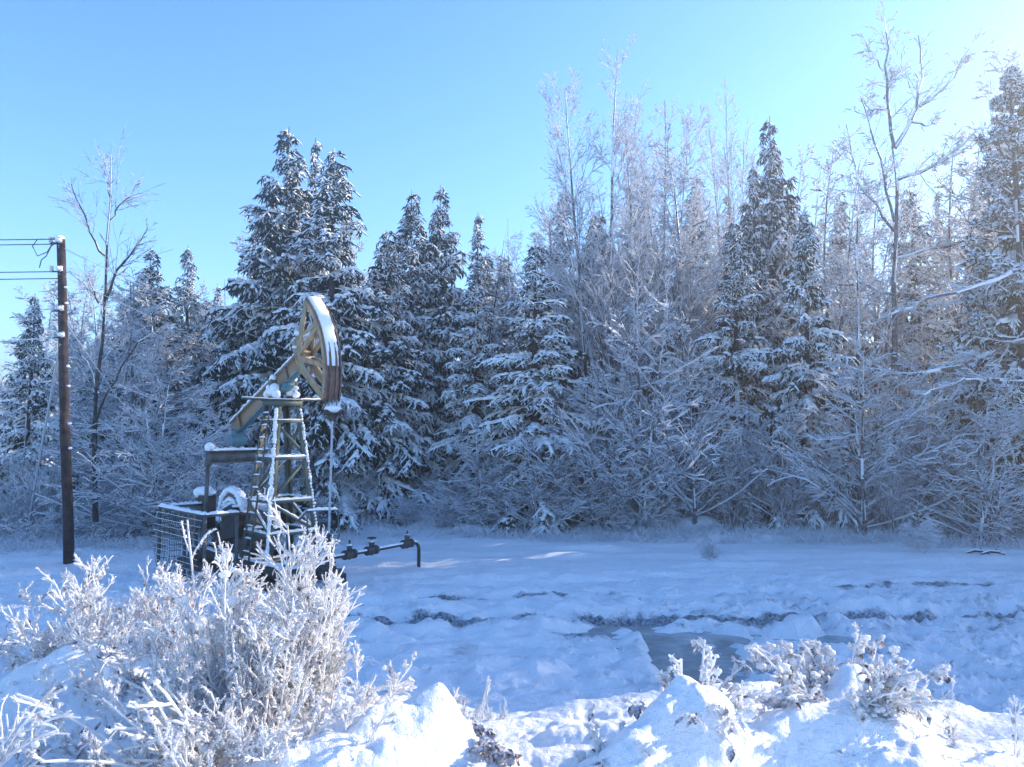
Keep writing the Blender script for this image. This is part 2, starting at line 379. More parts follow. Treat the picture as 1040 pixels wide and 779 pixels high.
def spruce_mesh(H=12.0, rad=2.4, nb=250, psnow=0.7, droop=0.35, seed=1, full=1.0, low=0.04):
    global rng; rng = np.random.default_rng(seed)
    zs = np.sort(H*(low+(0.985-low)*rng.random(nb)**0.9)); u = zs/H
    tr = np.stack([0.05*np.sin(np.linspace(0, 5, 12)), 0.05*np.cos(np.linspace(0, 4, 12)), np.linspace(-0.3, H, 12)], -1)[None]
    trr = np.linspace(0.017*H, 0.012, 12)[None]
    tg = GB(); tubes(tg, tr, trr, 8, 0, sides=0.12)
    prof = np.power(1-u, 0.95)*full*1.08+0.015
    L = rad*prof*rng.uniform(0.62, 1.15, nb)*np.clip(u*9+0.5, 0, 1)
    az = rng.random(nb)*2*math.pi
    el = np.radians(-8 + 50*np.power(u, 2.2)) + rng.normal(size=nb)*0.10
    K = 8; P = np.empty((nb, K, 3)); P[:, 0] = np.stack([az*0, az*0, zs], -1)
    step = L/(K-1)
    for k in range(1, K):
        s = k/(K-1); e = el - droop*1.5*s*(1-u*0.6) + droop*0.9*s**3
        P[:, k] = P[:, k-1] + step[:, None]*np.stack([np.cos(az)*np.cos(e), np.sin(az)*np.cos(e), np.sin(e)], -1)
        az = az + rng.normal(size=nb)*0.05
    Rb = np.linspace(1, 0.3, K)[None]*(0.006+L*0.011)[:, None]
    g = GB()
    tubes(g, P, Rb, 3, 0.03, 0.8, base=0, top=1)
    bl = np.clip(psnow + 0.05 + 0.24*rng.normal(size=nb), 0.35, 1)          # how loaded each bough is
    ws = np.clip(L/1.3, 0.35, 1.0)
    fronds(g, P[:, 2:], 0.07*ws[:, None]*np.ones((1, K-2)), 0.7, psnow, 0.07*ws[:, None], load=bl)
    n2 = np.clip((L*12).astype(int), 3, 30)
    i = np.repeat(np.arange(nb), n2); m = len(i); t = rng.uniform(0.12, 1.0, m)
    p, d, r = along(P, Rb, i, t)
    sd = nrm(np.cross(d, np.array([0, 0, 1.0])))*np.sign(rng.random(m)-0.5)[:, None]
    dr = nrm(d*0.8 + sd*rng.uniform(0.4, 1.0, m)[:, None] + rng.normal(size=(m, 3))*0.12 + np.array([0, 0, -0.25]))
    L2 = (0.14+0.36*L[i]*(1-0.55*t))*rng.uniform(0.55, 1.2, m); L2 = np.minimum(L2, 0.8)
    P2, R2 = shoot(p, dr, L2, r, 5, -0.16, 0.08, 0.6, 0.5, 0.006)
    fronds(g, P2, 0.045*np.array([0.7, 1.1, 1.2, 1.0, 0.35])[None]*ws[i][:, None], 0.8, psnow, 0.060*ws[i][:, None], load=bl[i])
    n3 = np.clip((L2*15).astype(int), 1, 9)
    i3 = np.repeat(np.arange(m), n3); m3 = len(i3); t3 = rng.uniform(0.15, 1.0, m3)
    p, d, r = along(P2, R2, i3, t3)
    sd = nrm(np.cross(d, np.array([0, 0, 1.0])))*np.sign(rng.random(m3)-0.5)[:, None]
    dr = nrm(d*0.6 + sd*0.8 + rng.normal(size=(m3, 3))*0.25 + np.array([0, 0, -0.55]))
    P3, R3 = shoot(p, dr, rng.uniform(0.12, 0.32, m3), r, 3, -0.22, 0.12, 0.5, 0.5, 0.005)
    fronds(g, P3, 0.020*np.array([0.8, 1.1, 0.3])[None]*np.ones((m3, 1)), 1.0, psnow*0.85, 0.03, load=bl[i][i3]*0.8)
    # soft pads of snow lying on the outer boughs and twigs
    k_ = (bl*6*np.clip(L, .2, 2)).astype(int)+1; ii = np.repeat(np.arange(nb), k_); tt = rng.uniform(0.35, 0.97, len(ii)); c, d_, r_ = along(P, Rb, ii, tt)
    blobs(g, c+np.array([0, 0, .03]), rng.uniform(0.05, 0.13, len(ii))*ws[ii], 1, 1, 0.55, 0.22)
    jj = rng.permutation(m)[:int(m*0.30*psnow)]; blobs(g, P2[jj, 3]+np.array([0, 0, .01]), rng.uniform(0.035, 0.085, len(jj))*ws[i[jj]], 1, 1, 0.6, 0.22)
    # leader
    return tg, g
def deciduous(tr, trr, lv, S0=7, snow=0.02, psnow=0.85, sides=0.3, mats=None):
    """trunk polylines + levels of grow() parameters -> trunk GB, crown GB"""
    tg = GB(); tubes(tg, tr, trr, S0, snow*0.6, psnow, sides=sides)
    g = GB(); P, Rr = tr, trr
    pools = [(tr, trr)]
    for n, lev in enumerate(lv):
        src = pools[lev.pop('src', -1)] if 'src' in lev else pools[-1]
        sides_ = lev.pop('sides', sides); S = lev.pop('S', 3); sn = lev.pop('snow', snow)
        P, Rr = grow(src[0], src[1], **lev)
        tubes(g, P, Rr, S, sn, psnow, sides=sides_)
        pools.append((P, Rr))
    return tg, g
def stems(n, H, spread, lean, K=9, r0=0.06, wander=0.05, up=0.05, hj=0.25, tip=0.12):
    a = rng.random(n)*2*math.pi; rr = spread*np.sqrt(rng.random(n))
    p = np.stack([np.cos(a)*rr, np.sin(a)*rr, np.full(n, -0.25)], -1)
    b = a+rng.normal(size=n)*0.5; l = lean*rng.uniform(0.3, 1.2, n)
    d = nrm(np.stack([np.cos(b)*np.sin(l), np.sin(b)*np.sin(l), np.cos(l)], -1))
    L = H*(1+hj*rng.uniform(-1, 0.3, n))
    return shoot(p, d, L, np.full(n, r0), K, up, wander, 1.0, tip, 0.006)

PROTO = {}
def proto(name, kind, tg, cg, tm, cm, tname='trunk', cname='crown'):
    root = bpy.data.objects.new(kind, None); root.empty_display_size = 0.3
    t = tg.build(tname, tm, smooth=True); c = cg.build(cname, cm, smooth=(kind == 'spruce_tree'))
    for o in (t, c): COL.objects.unlink(o)
    PROTO[name] = (kind, t, c)
def plant(name, loc, s, rz, label, cat, group=None, sz=None, tilt=None):
    kind, t, c = PROTO[name]
    root = bpy.data.objects.new(kind, None); COL.objects.link(root); root.empty_display_size = 0.3
    root.location = loc; root.rotation_euler = (*(tilt or (0, 0)), rz); root.scale = (s, s, sz or s)
    for ch in (t, c):
        k = ch.copy(); COL.objects.link(k); k.parent = root
    return tag(root, label, cat, group)

BK = [M['bark'], M['snow']]; NB = [M['needles'], M['snow']]; TW = [M['twig'], M['frost']]; PB = [M['palebark'], M['snow']]
# spruces, all 12 m tall
for nm, a in {'sA': dict(rad=3.1, nb=250, psnow=0.56, droop=0.52, seed=11),
              'sB': dict(rad=2.8, nb=210, psnow=0.70, droop=0.66, seed=12),
              'sC': dict(rad=2.3, nb=190, psnow=0.95, droop=0.70, seed=13),
              'sD': dict(rad=2.3, nb=190, psnow=0.68, droop=0.40, seed=14, full=0.95)}.items():
    tg, g = spruce_mesh(**a); proto(nm, 'spruce_tree', tg, g, BK, NB)
# pine with rounded snowy tufts, 12 m
def pine(seed=21, H=12.0, rad=2.4):
    global rng; rng = np.random.default_rng(seed)
    tr = np.stack([0.15*np.sin(np.linspace(0, 3, 12)), 0.1*np.cos(np.linspace(0, 4, 12)), np.linspace(-0.3, H, 12)], -1)[None]
    trr = np.linspace(0.19, 0.03, 12)[None]
    tg = GB(); tubes(tg, tr, trr, 8, 0, sides=0.1)
    g = GB(); nb = 72; zs = H*(0.2+0.79*rng.random(nb)); u = zs/H
    az = rng.random(nb)*2*math.pi; e = np.radians(5+45*u**2)+rng.normal(size=nb)*0.15
    L = rad*np.power(1-u, 0.6)*rng.uniform(0.5, 1.1, nb)+0.25
    P, Rb = shoot(np.stack([az*0, az*0, zs], -1), np.stack([np.cos(az)*np.cos(e), np.sin(az)*np.cos(e), np.sin(e)], -1), L, np.full(nb, 0.05), 7, 0.05, 0.13, 0.8, 0.35, 0.01)
    tubes(g, P, Rb, 4, 0.05, 0.9, 2, 1)
    P2, R2 = grow(P, Rb, 6, 0.25, 1.0, 0.9, 0.38, K=5, up=0.12, wander=0.15, rf=0.6, rmin=0.008)
    tubes(g, P2, R2, 3, 0.04, 0.9, 2, 1)
    ends = np.concatenate([P[:, -1], P2[:, -1], P2[:, 3], P[:, 5]])
    m = len(ends); q = 15
    d = nrm(rng.normal(size=(m*q, 3))+np.array([0, 0, 0.1]))
    Pn, Rn = shoot(np.repeat(ends, q, 0), d, rng.uniform(0.10, 0.20, m*q), np.full(m*q, 0.02), 3, -0.12, 0.05, 1, 0.4, 0.01)
    fronds(g, Pn, 0.020*np.array([0.8, 1.2, 0.4])[None]*np.ones((m*q, 1)), 1.0, 0.97, 0.036)
    proto('pine', 'pine_tree', tg, g, BK, [M['needles'], M['snow'], M['bark']])
pine()
# tall fan shaped alder, 15 m
rng = np.random.default_rng(31)
tr, trr = stems(3, 15, 0.5, 0.10, K=12, r0=0.12, wander=0.025, up=0.03, hj=0.2, tip=0.10)
tg, g = deciduous(tr, trr, [dict(n=36, t0=0.22, t1=0.97, ang=0.62, length=lambda t: 4.6*(1.02-t)+0.7, K=8, up=0.05, wander=0.06, rf=0.42, rmin=0.008, snow=0.02),
    dict(n=11, t0=0.15, t1=0.98, ang=0.6, length=0.42, K=5, up=0.06, wander=0.10, rf=0.6, rmin=0.006, snow=0.016, sides=0.4),
    dict(n=6, t0=0.1, t1=1.0, ang=0.7, length=0.5, K=4, up=0.04, wander=0.12, rf=0.7, rmin=0.005, snow=0.014, sides=0.75)])
proto('alder', 'alder_tree', tg, g, PB, TW)
# slender birch, 12 m, open crown
rng = np.random.default_rng(33)
tr, trr = stems(1, 12, 0.05, 0.05, K=14, r0=0.10, wander=0.035, up=0.02, hj=0, tip=0.10)
tg, g = deciduous(tr, trr, [dict(n=22, t0=0.35, t1=0.97, ang=0.75, length=lambda t: 3.4*(1.05-t)+0.5, K=7, up=0.06, wander=0.09, rf=0.4, rmin=0.007, snow=0.015),
    dict(n=8, t0=0.2, t1=1, ang=0.6, length=0.4, K=5, up=0.02, wander=0.12, rf=0.6, rmin=0.005, snow=0.012),
    dict(n=5, t0=0.1, t1=1, ang=0.7, length=0.45, K=4, up=-0.02, wander=0.12, rf=0.7, rmin=0.004, snow=0.01)])
proto('birch', 'birch_tree', tg, g, BK, TW)
# dense background hardwood, 12 m
rng = np.random.default_rng(35)
tr, trr = stems(2, 12, 0.3, 0.10, K=10, r0=0.11, wander=0.05, up=0.02, hj=0.2, tip=0.12)
tg, g = deciduous(tr, trr, [dict(n=34, t0=0.12, t1=0.98, ang=0.9, length=lambda t: 3.2*(1.05-t)+0.6, K=7, up=0.05, wander=0.10, rf=0.35, rmin=0.010, snow=0.05),
    dict(n=9, t0=0.15, t1=1, ang=0.75, length=0.42, K=5, up=0.02, wander=0.15, rf=0.6, rmin=0.009, snow=0.04),
    dict(n=5, t0=0.1, t1=1, ang=0.8, length=0.5, K=4, up=0.0, wander=0.15, rf=0.7, rmin=0.008, snow=0.032, sides=0.95)])
proto('hardwood', 'bare_tree', tg, g, PB, TW)
# young tree with long arching side branches, 7 m
rng = np.random.default_rng(37)
tr, trr = stems(2, 7, 0.15, 0.08, K=10, r0=0.07, wander=0.03, up=0.02, hj=0.15, tip=0.12)
tg, g = deciduous(tr, trr, [dict(n=36, t0=0.05, t1=0.98, ang=1.05, length=lambda t: 2.5*(1.05-t)+0.6, K=8, up=0.035, wander=0.12, rf=0.38, rmin=0.012, snow=0.065, flat=0.5),
    dict(n=8, t0=0.15, t1=1, ang=0.6, length=0.38, K=5, up=0.04, wander=0.2, rf=0.6, rmin=0.010, snow=0.05),
    dict(n=4, t0=0.1, t1=1, ang=0.7, length=0.5, K=4, up=0.04, wander=0.12, rf=0.7, rmin=0.008, snow=0.034, sides=0.95)])
proto('arching', 'young_tree', tg, g, PB, TW)
# shrubs: multi-stem, 3 m; two kinds
rng = np.random.default_rng(39)
tr, trr = stems(16, 3.0, 0.35, 0.45, K=8, r0=0.022, wander=0.15, up=0.02, hj=0.5, tip=0.3)
tg, g = deciduous(tr, trr, [dict(n=12, t0=0.15, t1=1, ang=0.7, length=0.5, K=6, up=-0.02, wander=0.2, rf=0.7, rmin=0.009, snow=0.045),
    dict(n=7, t0=0.1, t1=1, ang=0.7, length=0.5, K=4, up=-0.01, wander=0.15, rf=0.7, rmin=0.008, snow=0.05, sides=0.95)], S0=4, snow=0.05, sides=0.5, psnow=1.0)
proto('shrub', 'shrub', tg, g, TW, TW, 'stem', 'twigs')
rng = np.random.default_rng(41)
tr, trr = stems(26, 2.2, 0.6, 0.75, K=8, r0=0.016, wander=0.16, up=-0.05, hj=0.6, tip=0.3)
tg, g = deciduous(tr, trr, [dict(n=10, t0=0.15, t1=1, ang=0.8, length=0.45, K=5, up=-0.06, wander=0.25, rf=0.7, rmin=0.010, snow=0.06),
    dict(n=7, t0=0.1, t1=1, ang=0.9, length=0.5, K=4, up=-0.03, wander=0.2, rf=0.7, rmin=0.009, snow=0.05, sides=0.85)], S0=4, snow=0.06, sides=0.55, psnow=1.0)
proto('bramble', 'shrub', tg, g, TW, TW, 'stem', 'twigs')
rng = np.random.default_rng(43)
tr, trr = stems(22, 3.6, 0.5, 0.28, K=8, r0=0.018, wander=0.03, up=0.02, hj=0.5, tip=0.3)
tg, g = deciduous(tr, trr, [dict(n=14, t0=0.2, t1=1, ang=0.45, length=0.4, K=5, up=0.04, wander=0.06, rf=0.7, rmin=0.007, snow=0.018, sides=0.55),
    dict(n=4, t0=0.1, t1=1, ang=0.5, length=0.5, K=3, up=0.03, wander=0.1, rf=0.7, rmin=0.006, snow=0.02, sides=0.8)], S0=4, snow=0.02, sides=0.6, psnow=1.0)
proto('willow', 'shrub', tg, g, TW, TW, 'stem', 'twigs')
# hand-laid twisted tree
def limbs_px(lines, Y, r0s, depth, K=9):
    base = at(lines[0][0][0], 520, Y); base.z = gz(base.x, base.y)
    P = []; Rr = []
    for L, r0, dp in zip(lines, r0s, depth):
        pts = np.array([np.array(at(x, y, Y)-base) for x, y in L])
        s = np.concatenate([[0], np.cumsum(np.linalg.norm(np.diff(pts, axis=0), axis=1))]); s /= s[-1]
        u = np.linspace(0, 1, K); q = np.stack([np.interp(u, s, pts[:, c]) for c in range(3)], -1)
        q[:, 1] += dp*u**1.1
        q += rng.normal(size=q.shape)*0.03*(u[:, None] > 0)
        P.append(q); Rr.append(np.linspace(r0, r0*0.28, K))
    return base, np.array(P), np.array(Rr)
def hero_twisted():
    global rng; rng = np.random.default_rng(51)
    T_ = [(911, 524), (909, 400), (910, 300), (909, 200), (908, 148)]
    lines = [T_, [(908, 150), (900, 115), (897, 85), (895, 58), (892, 24)], [(909, 150), (922, 128), (934, 110), (940, 70), (944, 48), (938, 28)],
             [(912, 182), (930, 178), (945, 170), (962, 158), (980, 140)], [(908, 235), (890, 205), (878, 192), (872, 155), (868, 120)],
             [(908, 225), (897, 190), (888, 165), (873, 136), (862, 110)], [(898, 100), (905, 85), (918, 65), (927, 40)], [(934, 108), (950, 95), (965, 82), (976, 60), (981, 45)],
             [(897, 72), (888, 60), (880, 30)], [(900, 112), (880, 112), (870, 105)], [(926, 124), (945, 126), (960, 112)],
             [(910, 262), (940, 255), (985, 246), (1030, 243)], [(909, 300), (880, 285), (850, 290), (825, 300)]]
    r0s = [0.13, 0.06, 0.07, 0.055, 0.05, 0.05, 0.035, 0.042, 0.028, 0.028, 0.032, 0.045, 0.04]
    dep = [0, -0.5, 0.4, -0.8, 0.6, -0.9, 0.5, -0.4, 0.3, -0.3, 0.3, -1.2, 0.8]
    base, P, Rr = limbs_px(lines, 24.0, r0s, dep)
    tg = GB(); tubes(tg, P, Rr, 7, 0.02, 0.7, sides=0.15)
    g = GB(); P1, R1 = grow(P[1:], Rr[1:], 16, 0.15, 1, 0.8, 0.32, K=6, up=0.06, wander=0.14, rf=0.45, rmin=0.008)
    tubes(g, P1, R1, 3, 0.02, 0.85, sides=0.45)
    P2, R2 = grow(P1, R1, 6, 0.1, 1, 0.7, 0.45, K=4, up=0.03, wander=0.15, rf=0.6, rmin=0.006)
    tubes(g, P2, R2, 3, 0.015, 0.85, sides=0.6)
    P2, R2 = grow(P2, R2, 3, 0.1, 1, 0.8, 0.5, K=3, up=0.03, wander=0.15, rf=0.6, rmin=0.005)
    tubes(g, P2, R2, 3, 0.015, 0.85, sides=0.6)
    r = thing('bare_tree', 'tall bare tree with a forked twisting crown rising against the sky, near the right edge', 'tree', base)
    tg.build('trunk', PB, r); g.build('crown', TW, r)
hero_twisted()
def hero_left_birch():
    global rng; rng = np.random.default_rng(53)
    lines = [[(97, 530), (98, 480), (93, 430), (104, 340), (109, 262), (112, 200), (113, 160)], [(109, 262), (100, 245), (90, 220), (82, 190)],
             [(105, 322), (93, 300), (85, 285), (72, 272)], [(107, 305), (122, 280), (140, 262), (165, 240)], [(111, 225), (120, 205), (135, 180)], [(112, 200), (106, 180), (100, 155)],
             [(97, 430), (120, 385), (150, 350), (178, 330)], [(100, 400), (85, 370), (70, 355), (50, 345)]]
    base, P, Rr = limbs_px(lines, 19.5, [0.07, 0.03, 0.03, 0.038, 0.022, 0.022, 0.03, 0.028], [0, -.5, .5, -.8, .4, .3, -.6, .6])
    tg = GB(); tubes(tg, P, Rr, 6, 0.012, 0.6, sides=0.1)
    g = GB(); P1, R1 = grow(P, Rr, 20, 0.25, 1, 0.7, lambda t: 1.3*(1.15-t), K=6, up=0.06, wander=0.10, rf=0.35, rmin=0.004, lenj=0.5)
    kp = P1[:, 0, 2] > 3.5; P1 = P1[kp]; R1 = R1[kp]
    tubes(g, P1, R1, 3, 0.008, 0.6, sides=0.15)
    P2, R2 = grow(P1, R1, 6, 0.1, 1, 0.6, 0.45, K=4, up=0.0, wander=0.12, rf=0.6, rmin=0.004)
    tubes(g, P2, R2, 3, 0.006, 0.6, sides=0.25)
    r = thing('birch_tree', 'slender bare birch with a thin airy crown just right of the wooden pole', 'tree', base)
    tg.build('trunk', BK, r); g.build('crown', TW, r)
hero_left_birch()
def hero_right_boughs():
    """trunk just outside the right edge whose long snowy limbs reach into the picture"""
    global rng; rng = np.random.default_rng(55)
    lines = [[(1062, 545), (1058, 440), (1062, 300), (1055, 180)], [(1060, 340), (1020, 352), (985, 372), (940, 378), (890, 371)],
             [(1060, 270), (1010, 285), (960, 300), (915, 318)], [(1060, 390), (1020, 388), (980, 384), (930, 402)], [(1060, 400), (1040, 430), (1000, 440), (960, 470)]]
    base, P, Rr = limbs_px(lines, 20.0, [0.15, 0.055, 0.05, 0.045, 0.05], [0, 1.2, .8, -.3, -.8], K=12)
    tg = GB(); tubes(tg, P, Rr, 6, 0.06, 0.95, sides=0.3)
    g = GB(); P1, R1 = grow(P[1:], Rr[1:], 22, 0.15, 1, 0.8, 0.26, K=6, up=0.0, wander=0.10, rf=0.4, rmin=0.010, flat=0.5)
    tubes(g, P1, R1, 3, 0.04, 0.95, sides=0.4)
    P2, R2 = grow(P1, R1, 6, 0.1, 1, 0.6, 0.45, K=4, up=0.0, wander=0.12, rf=0.6, rmin=0.008)
    tubes(g, P2, R2, 3, 0.03, 0.9, sides=0.5)
    r = thing('bare_tree', 'bare tree at the right edge with long snow-laden limbs reaching left', 'tree', base)
    tg.build('trunk', PB, r); g.build('crown', TW, r)
hero_right_boughs()

def put(name, px, topy, Y, wid, label, cat, H=12.0, rz=None, group=None, tilt=None):
    b = at(px, 430, Y); zt = at(px, topy, Y).z; zg = gz(b.x, Y)
    sz = (zt-zg)/H
    return plant(name, (b.x, Y, zg), wid, rnd.uniform(0, 6.28) if rz is None else rz, label, cat, group, sz=sz, tilt=tilt)
rnd = random.Random(5)
# the trees one can point to
put('sA', 288, 128, 25.5, 1.12, 'tallest broad dark spruce, left one of the joined pair behind the pumpjack head', 'tree')
put('sB', 337, 150, 24.0, 1.15, 'tall spruce with heavy snow pads directly behind the curved pumpjack head', 'tree')
put('sA', 268, 185, 27.5, 1.0, 'lower spruce half hidden behind the tallest spruce of the left group', 'tree')
put('sD', 318, 140, 27.5, 0.8, 'narrow spruce top showing between the two tallest joined spruces', 'tree')
put('sB', 392, 232, 25.0, 0.95, 'spruce right of the tallest pair, its crown mixed with bare twigs', 'tree')
put('sB', 418, 193, 27.0, 0.95, 'left of two twin pointed spruces near the middle of the forest', 'tree')
put('sA', 447, 188, 27.5, 0.80, 'right of two twin pointed spruces near the middle of the forest', 'tree')
put('sC', 482, 262, 25.0, 0.85, 'short spruce thick with snow between the twin spruces and the widest white one', 'tree')
put('sD', 486, 216, 32, 0.85, 'distant spruce top just right of the twin pointed spruces', 'tree')
put('sC', 545, 243, 23.0, 1.12, 'broad spruce almost white with snow in the middle of the forest edge', 'tree')
put('sC', 574, 192, 28.0, 0.95, 'snowy spruce rising behind the widest white spruce', 'tree')
put('sB', 748, 222, 24.0, 0.80, 'dark spruce with drooping white boughs, lower left neighbour of the tall right spruce', 'tree')
put('sA', 786, 118, 28.5, 0.92, 'tall spruce with sunlit tip standing right of the fan-shaped bare tree', 'tree')
put('sD', 768, 165, 27.5, 0.7, 'spruce close against the left side of the tall right spruce', 'tree')
put('sB', 822, 213, 22.8, 0.72, 'small pointed spruce in front of the tall right spruce', 'tree')
put('sD', 30, 298, 22.0, 0.62, 'small dark spruce at the left edge beyond the wooden pole', 'tree')
put('sA', 150, 252, 29.0, 0.85, 'left of two snowy rounded conifers behind the bare birch', 'tree')
put('sC', 187, 250, 30.0, 0.85, 'right of two snowy rounded conifers behind the bare birch', 'tree')
put('sD', 218, 288, 34.0, 0.6, 'little pointed spruce top in the gap left of the tallest spruce', 'tree')
put('pine', 1036, 78, 21.0, 0.85, 'tall pine with knobbly snowy tufts against the sky at the right edge', 'tree')
put('sC', 1003, 235, 22.5, 0.85, 'large hazy spruce left of the tall pine at the right edge', 'tree')
put('hardwood', 968, 160, 26.0, 1.05, 'pale frosted bare tree behind the large hazy spruce, below the twisting bare crown', 'tree')
put('alder', 626, 44, 25.0, 0.95, 'tall bare fan-shaped tree, the highest in the middle of the picture', 'tree', H=15)
put('alder', 662, 82, 27.0, 0.85, 'second tall bare tree just right of the highest fan-shaped one', 'tree', H=15)
put('alder', 756, 78, 31.0, 0.75, 'thin bare treetop above the left side of the tall right spruce', 'tree', H=15)
put('birch', 596, 165, 24.0, 0.9, 'bare slender tree left of the tall fan-shaped one, over the white spruces', 'tree')
put('birch', 515, 205, 30.0, 0.8, 'brownish rounded bare crown showing above the forest left of centre', 'tree')
put('hardwood', 700, 150, 25.5, 1.0, 'dense frosty bare tree filling the space right of the fan-shaped tree', 'tree')
put('arching', 648, 262, 21.8, 1.05, 'young bare tree with arching white branches in front of the fan-shaped tree', 'tree', H=7)
put('arching', 606, 345, 22.0, 0.95, 'low wide young tree with level snowy branches left of the arching one', 'tree', H=7)
put('arching', 876, 325, 20.8, 0.95, 'young tree with level snowy branches in front of the right forest edge', 'tree', H=7)
put('birch', 862, 150, 23.5, 0.85, 'straight bare tree between the small pointed spruce and the twisting tree', 'tree')
put('hardwood', 835, 165, 26.0, 0.9, 'frosty bare tree with a sunlit crown behind the small pointed spruce', 'tree')
put('arching', 706, 320, 22.2, 0.7, 'frosted young tree left of the dark drooping spruce', 'tree', H=7)
put('arching', 935, 330, 21.6, 0.85, 'frosted young tree under the long limbs at the right', 'tree', H=7)
put('arching', 160, 340, 20.5, 1.05, 'frosted young tree behind the tall wooden pole and cage', 'tree', H=7)
put('hardwood', 135, 290, 23.5, 0.8, 'frosty bare tree behind the slender birch', 'tree')
put('hardwood', 70, 300, 25.5, 0.8, 'frosty bare tree directly behind the wooden pole', 'tree')
put('arching', 215, 380, 20.2, 0.75, 'frosted young tree just left of the pumpjack beam', 'tree', H=7)
put('arching', 492, 430, 22.0, 0.55, 'small frosted tree under the twin pointed spruces', 'tree', H=7)
put('arching', 548, 425, 21.6, 0.6, 'small frosted tree at the foot of the broad white spruce', 'tree', H=7)
put('arching', 990, 380, 19.6, 0.9, 'frosted young tree before the large hazy spruce', 'tree', H=7)
put('arching', 790, 385, 21.8, 0.65, 'frosted young tree at the foot of the tall right spruce', 'tree', H=7)

# background forest
sky_pts = [(-500, 330), (0, 345), (60, 285), (100, 275), (140, 268), (200, 285), (235, 300), (260, 230), (300, 200), (380, 228), (460, 235), (500, 225), (545, 240), (600, 190), (650, 165), (700, 170), (750, 160), (800, 165), (850, 158), (900, 168), (950, 165), (1040, 185), (1150, 205), (1300, 215), (1600, 240)]
def skyline(px): return float(np.interp(px, [a for a, b in sky_pts], [b for a, b in sky_pts]))
for row, (Y, n, drop) in enumerate([(30, 26, 22), (34, 26, 12), (39, 26, 6), (46, 26, 0)]):
    for i in range(n):
        px = -220+ (i+rnd.uniform(0.1, 0.9))*(1820/n)
        kind = rnd.choice(['sA', 'sB', 'sD', 'hardwood', 'hardwood', 'birch', 'hardwood'])
        if px < 40: 
            if row > 1 or rnd.random() < .4: continue
        H = 15 if kind == 'alder' else 12
        ty = skyline(px)+drop+rnd.uniform(-4, 38)
        sp = kind[0] == 's'
        if not sp and rnd.random() < .5: ty -= 16
        put(kind, px, ty, Y+rnd.uniform(-2, 2), rnd.uniform(0.8, 1.1),
            'snowy spruce deep in the forest behind the front trees' if sp else 'frosted bare tree deep in the forest behind the front trees', 'tree', H=H,
            group='spruces deep in the forest' if sp else 'bare trees deep in the forest')
# off-frame trees added at right to shade the clearing, gap left for sun
for i in range(36):
    x = 14.5+i*0.64+(i > 31)*3.2; Y = rnd.uniform(19.8, 23.5); hgt = rnd.uniform(12.5, 13.9) if i <= 31 else rnd.uniform(15.5, 17.5)
    kind = ['sB', 'hardwood', 'sA', 'hardwood'][i % 4]
    plant(kind, (x, Y, gz(x, Y)), 1.0, rnd.uniform(0, 6.28), 'unseen tree added beyond the right side to cast shade over the clearing and bank', 'tree', 'unseen shade trees added beyond the right side', sz=hgt/12)
for i in range(5):
    px = -60-i*70
    put(['hardwood', 'sD'][i % 2], px, rnd.uniform(290, 330), rnd.uniform(22, 26), 0.9, 'tree of the forest edge continuing beyond the left of the picture', 'tree', group='forest edge beyond the left side')
# shrub belt
k = 0
for row, (dY, n) in enumerate([(0, 27), (1.3, 26), (2.8, 22)]):
    for i in range(n):
        px = -30+(i+rnd.uniform(0, 1))*(1110/n)
        Y = float(np.interp(px, [0, 250, 420, 560, 700, 850, 1040], [20.5, 19.8, 22.2, 21.9, 22.2, 21.4, 20.2]))+dY+rnd.uniform(-.4, .6)
        if 170 < px < 345 and row == 0: Y += 1.0
        kind = rnd.choice(['shrub', 'bramble', 'bramble', 'willow']) if row == 0 else rnd.choice(['shrub', 'willow', 'shrub', 'bramble'])
        s = rnd.uniform(0.42, 0.68) if row == 0 else rnd.uniform(0.5, 0.85)
        if 340 < px < 480: s *= 0.75
        b = at(px, 430, Y)
        plant(kind, (b.x, Y, gz(b.x, Y)), s, rnd.uniform(0, 6.28), {'shrub': 'frost-covered leafless shrub of spreading bent stems along the forest edge', 'bramble': 'low sprawling tangle of snow-covered stems along the forest edge', 'willow': 'upright broom-like frosted shrub along the forest edge'}[kind], 'shrub', {'shrub': 'bent shrubs along the forest edge', 'bramble': 'low tangles along the forest edge', 'willow': 'upright shrubs along the forest edge'}[kind], sz=s*rnd.uniform(0.75, 1.05))
# frosted grass along the forest edge: one uncountable mass
def grass():
    global rng; rng = np.random.default_rng(61)
    n = 1500; px = rng.uniform(-40, 1080, n)
    Y = np.interp(px, [0, 250, 420, 560, 700, 850, 1040], [18.8, 19.0, 20.9, 20.6, 20.8, 20.2, 19.0]) + rng.gamma(2.0, 0.7, n)-0.9
    x = (px-520)/FPX*Y
    keep = vnoise(x*0.9, Y*1.2, 5) > -0.35; x = x[keep]; Y = Y[keep]; n = len(x)
    q = 9; X = np.repeat(x, q)+rng.normal(size=n*q)*0.09; YY = np.repeat(Y, q)+rng.normal(size=n*q)*0.09
    p = np.stack([X, YY, ground_h(X, YY)-0.02], -1)
    d = nrm(rng.normal(size=(n*q, 3))*0.45+np.array([0, 0, 1.0]))
    L = rng.uniform(0.08, 0.45, n*q)*rng.uniform(0.4, 1.0, n*q)
    P, Rr = shoot(p, d, L, np.full(n*q, 0.008), 4, -0.16, 0.12, 1, 0.5, 0.005)
    g = GB(); tubes(g, P, Rr, 3, 0.012, 0.9, sides=0.6)
    tag(g.build('grass', [M['grass'], M['frost']]), 'frosted grass and low stalks along the foot of the forest edge', 'grass', kind='stuff')
grass()
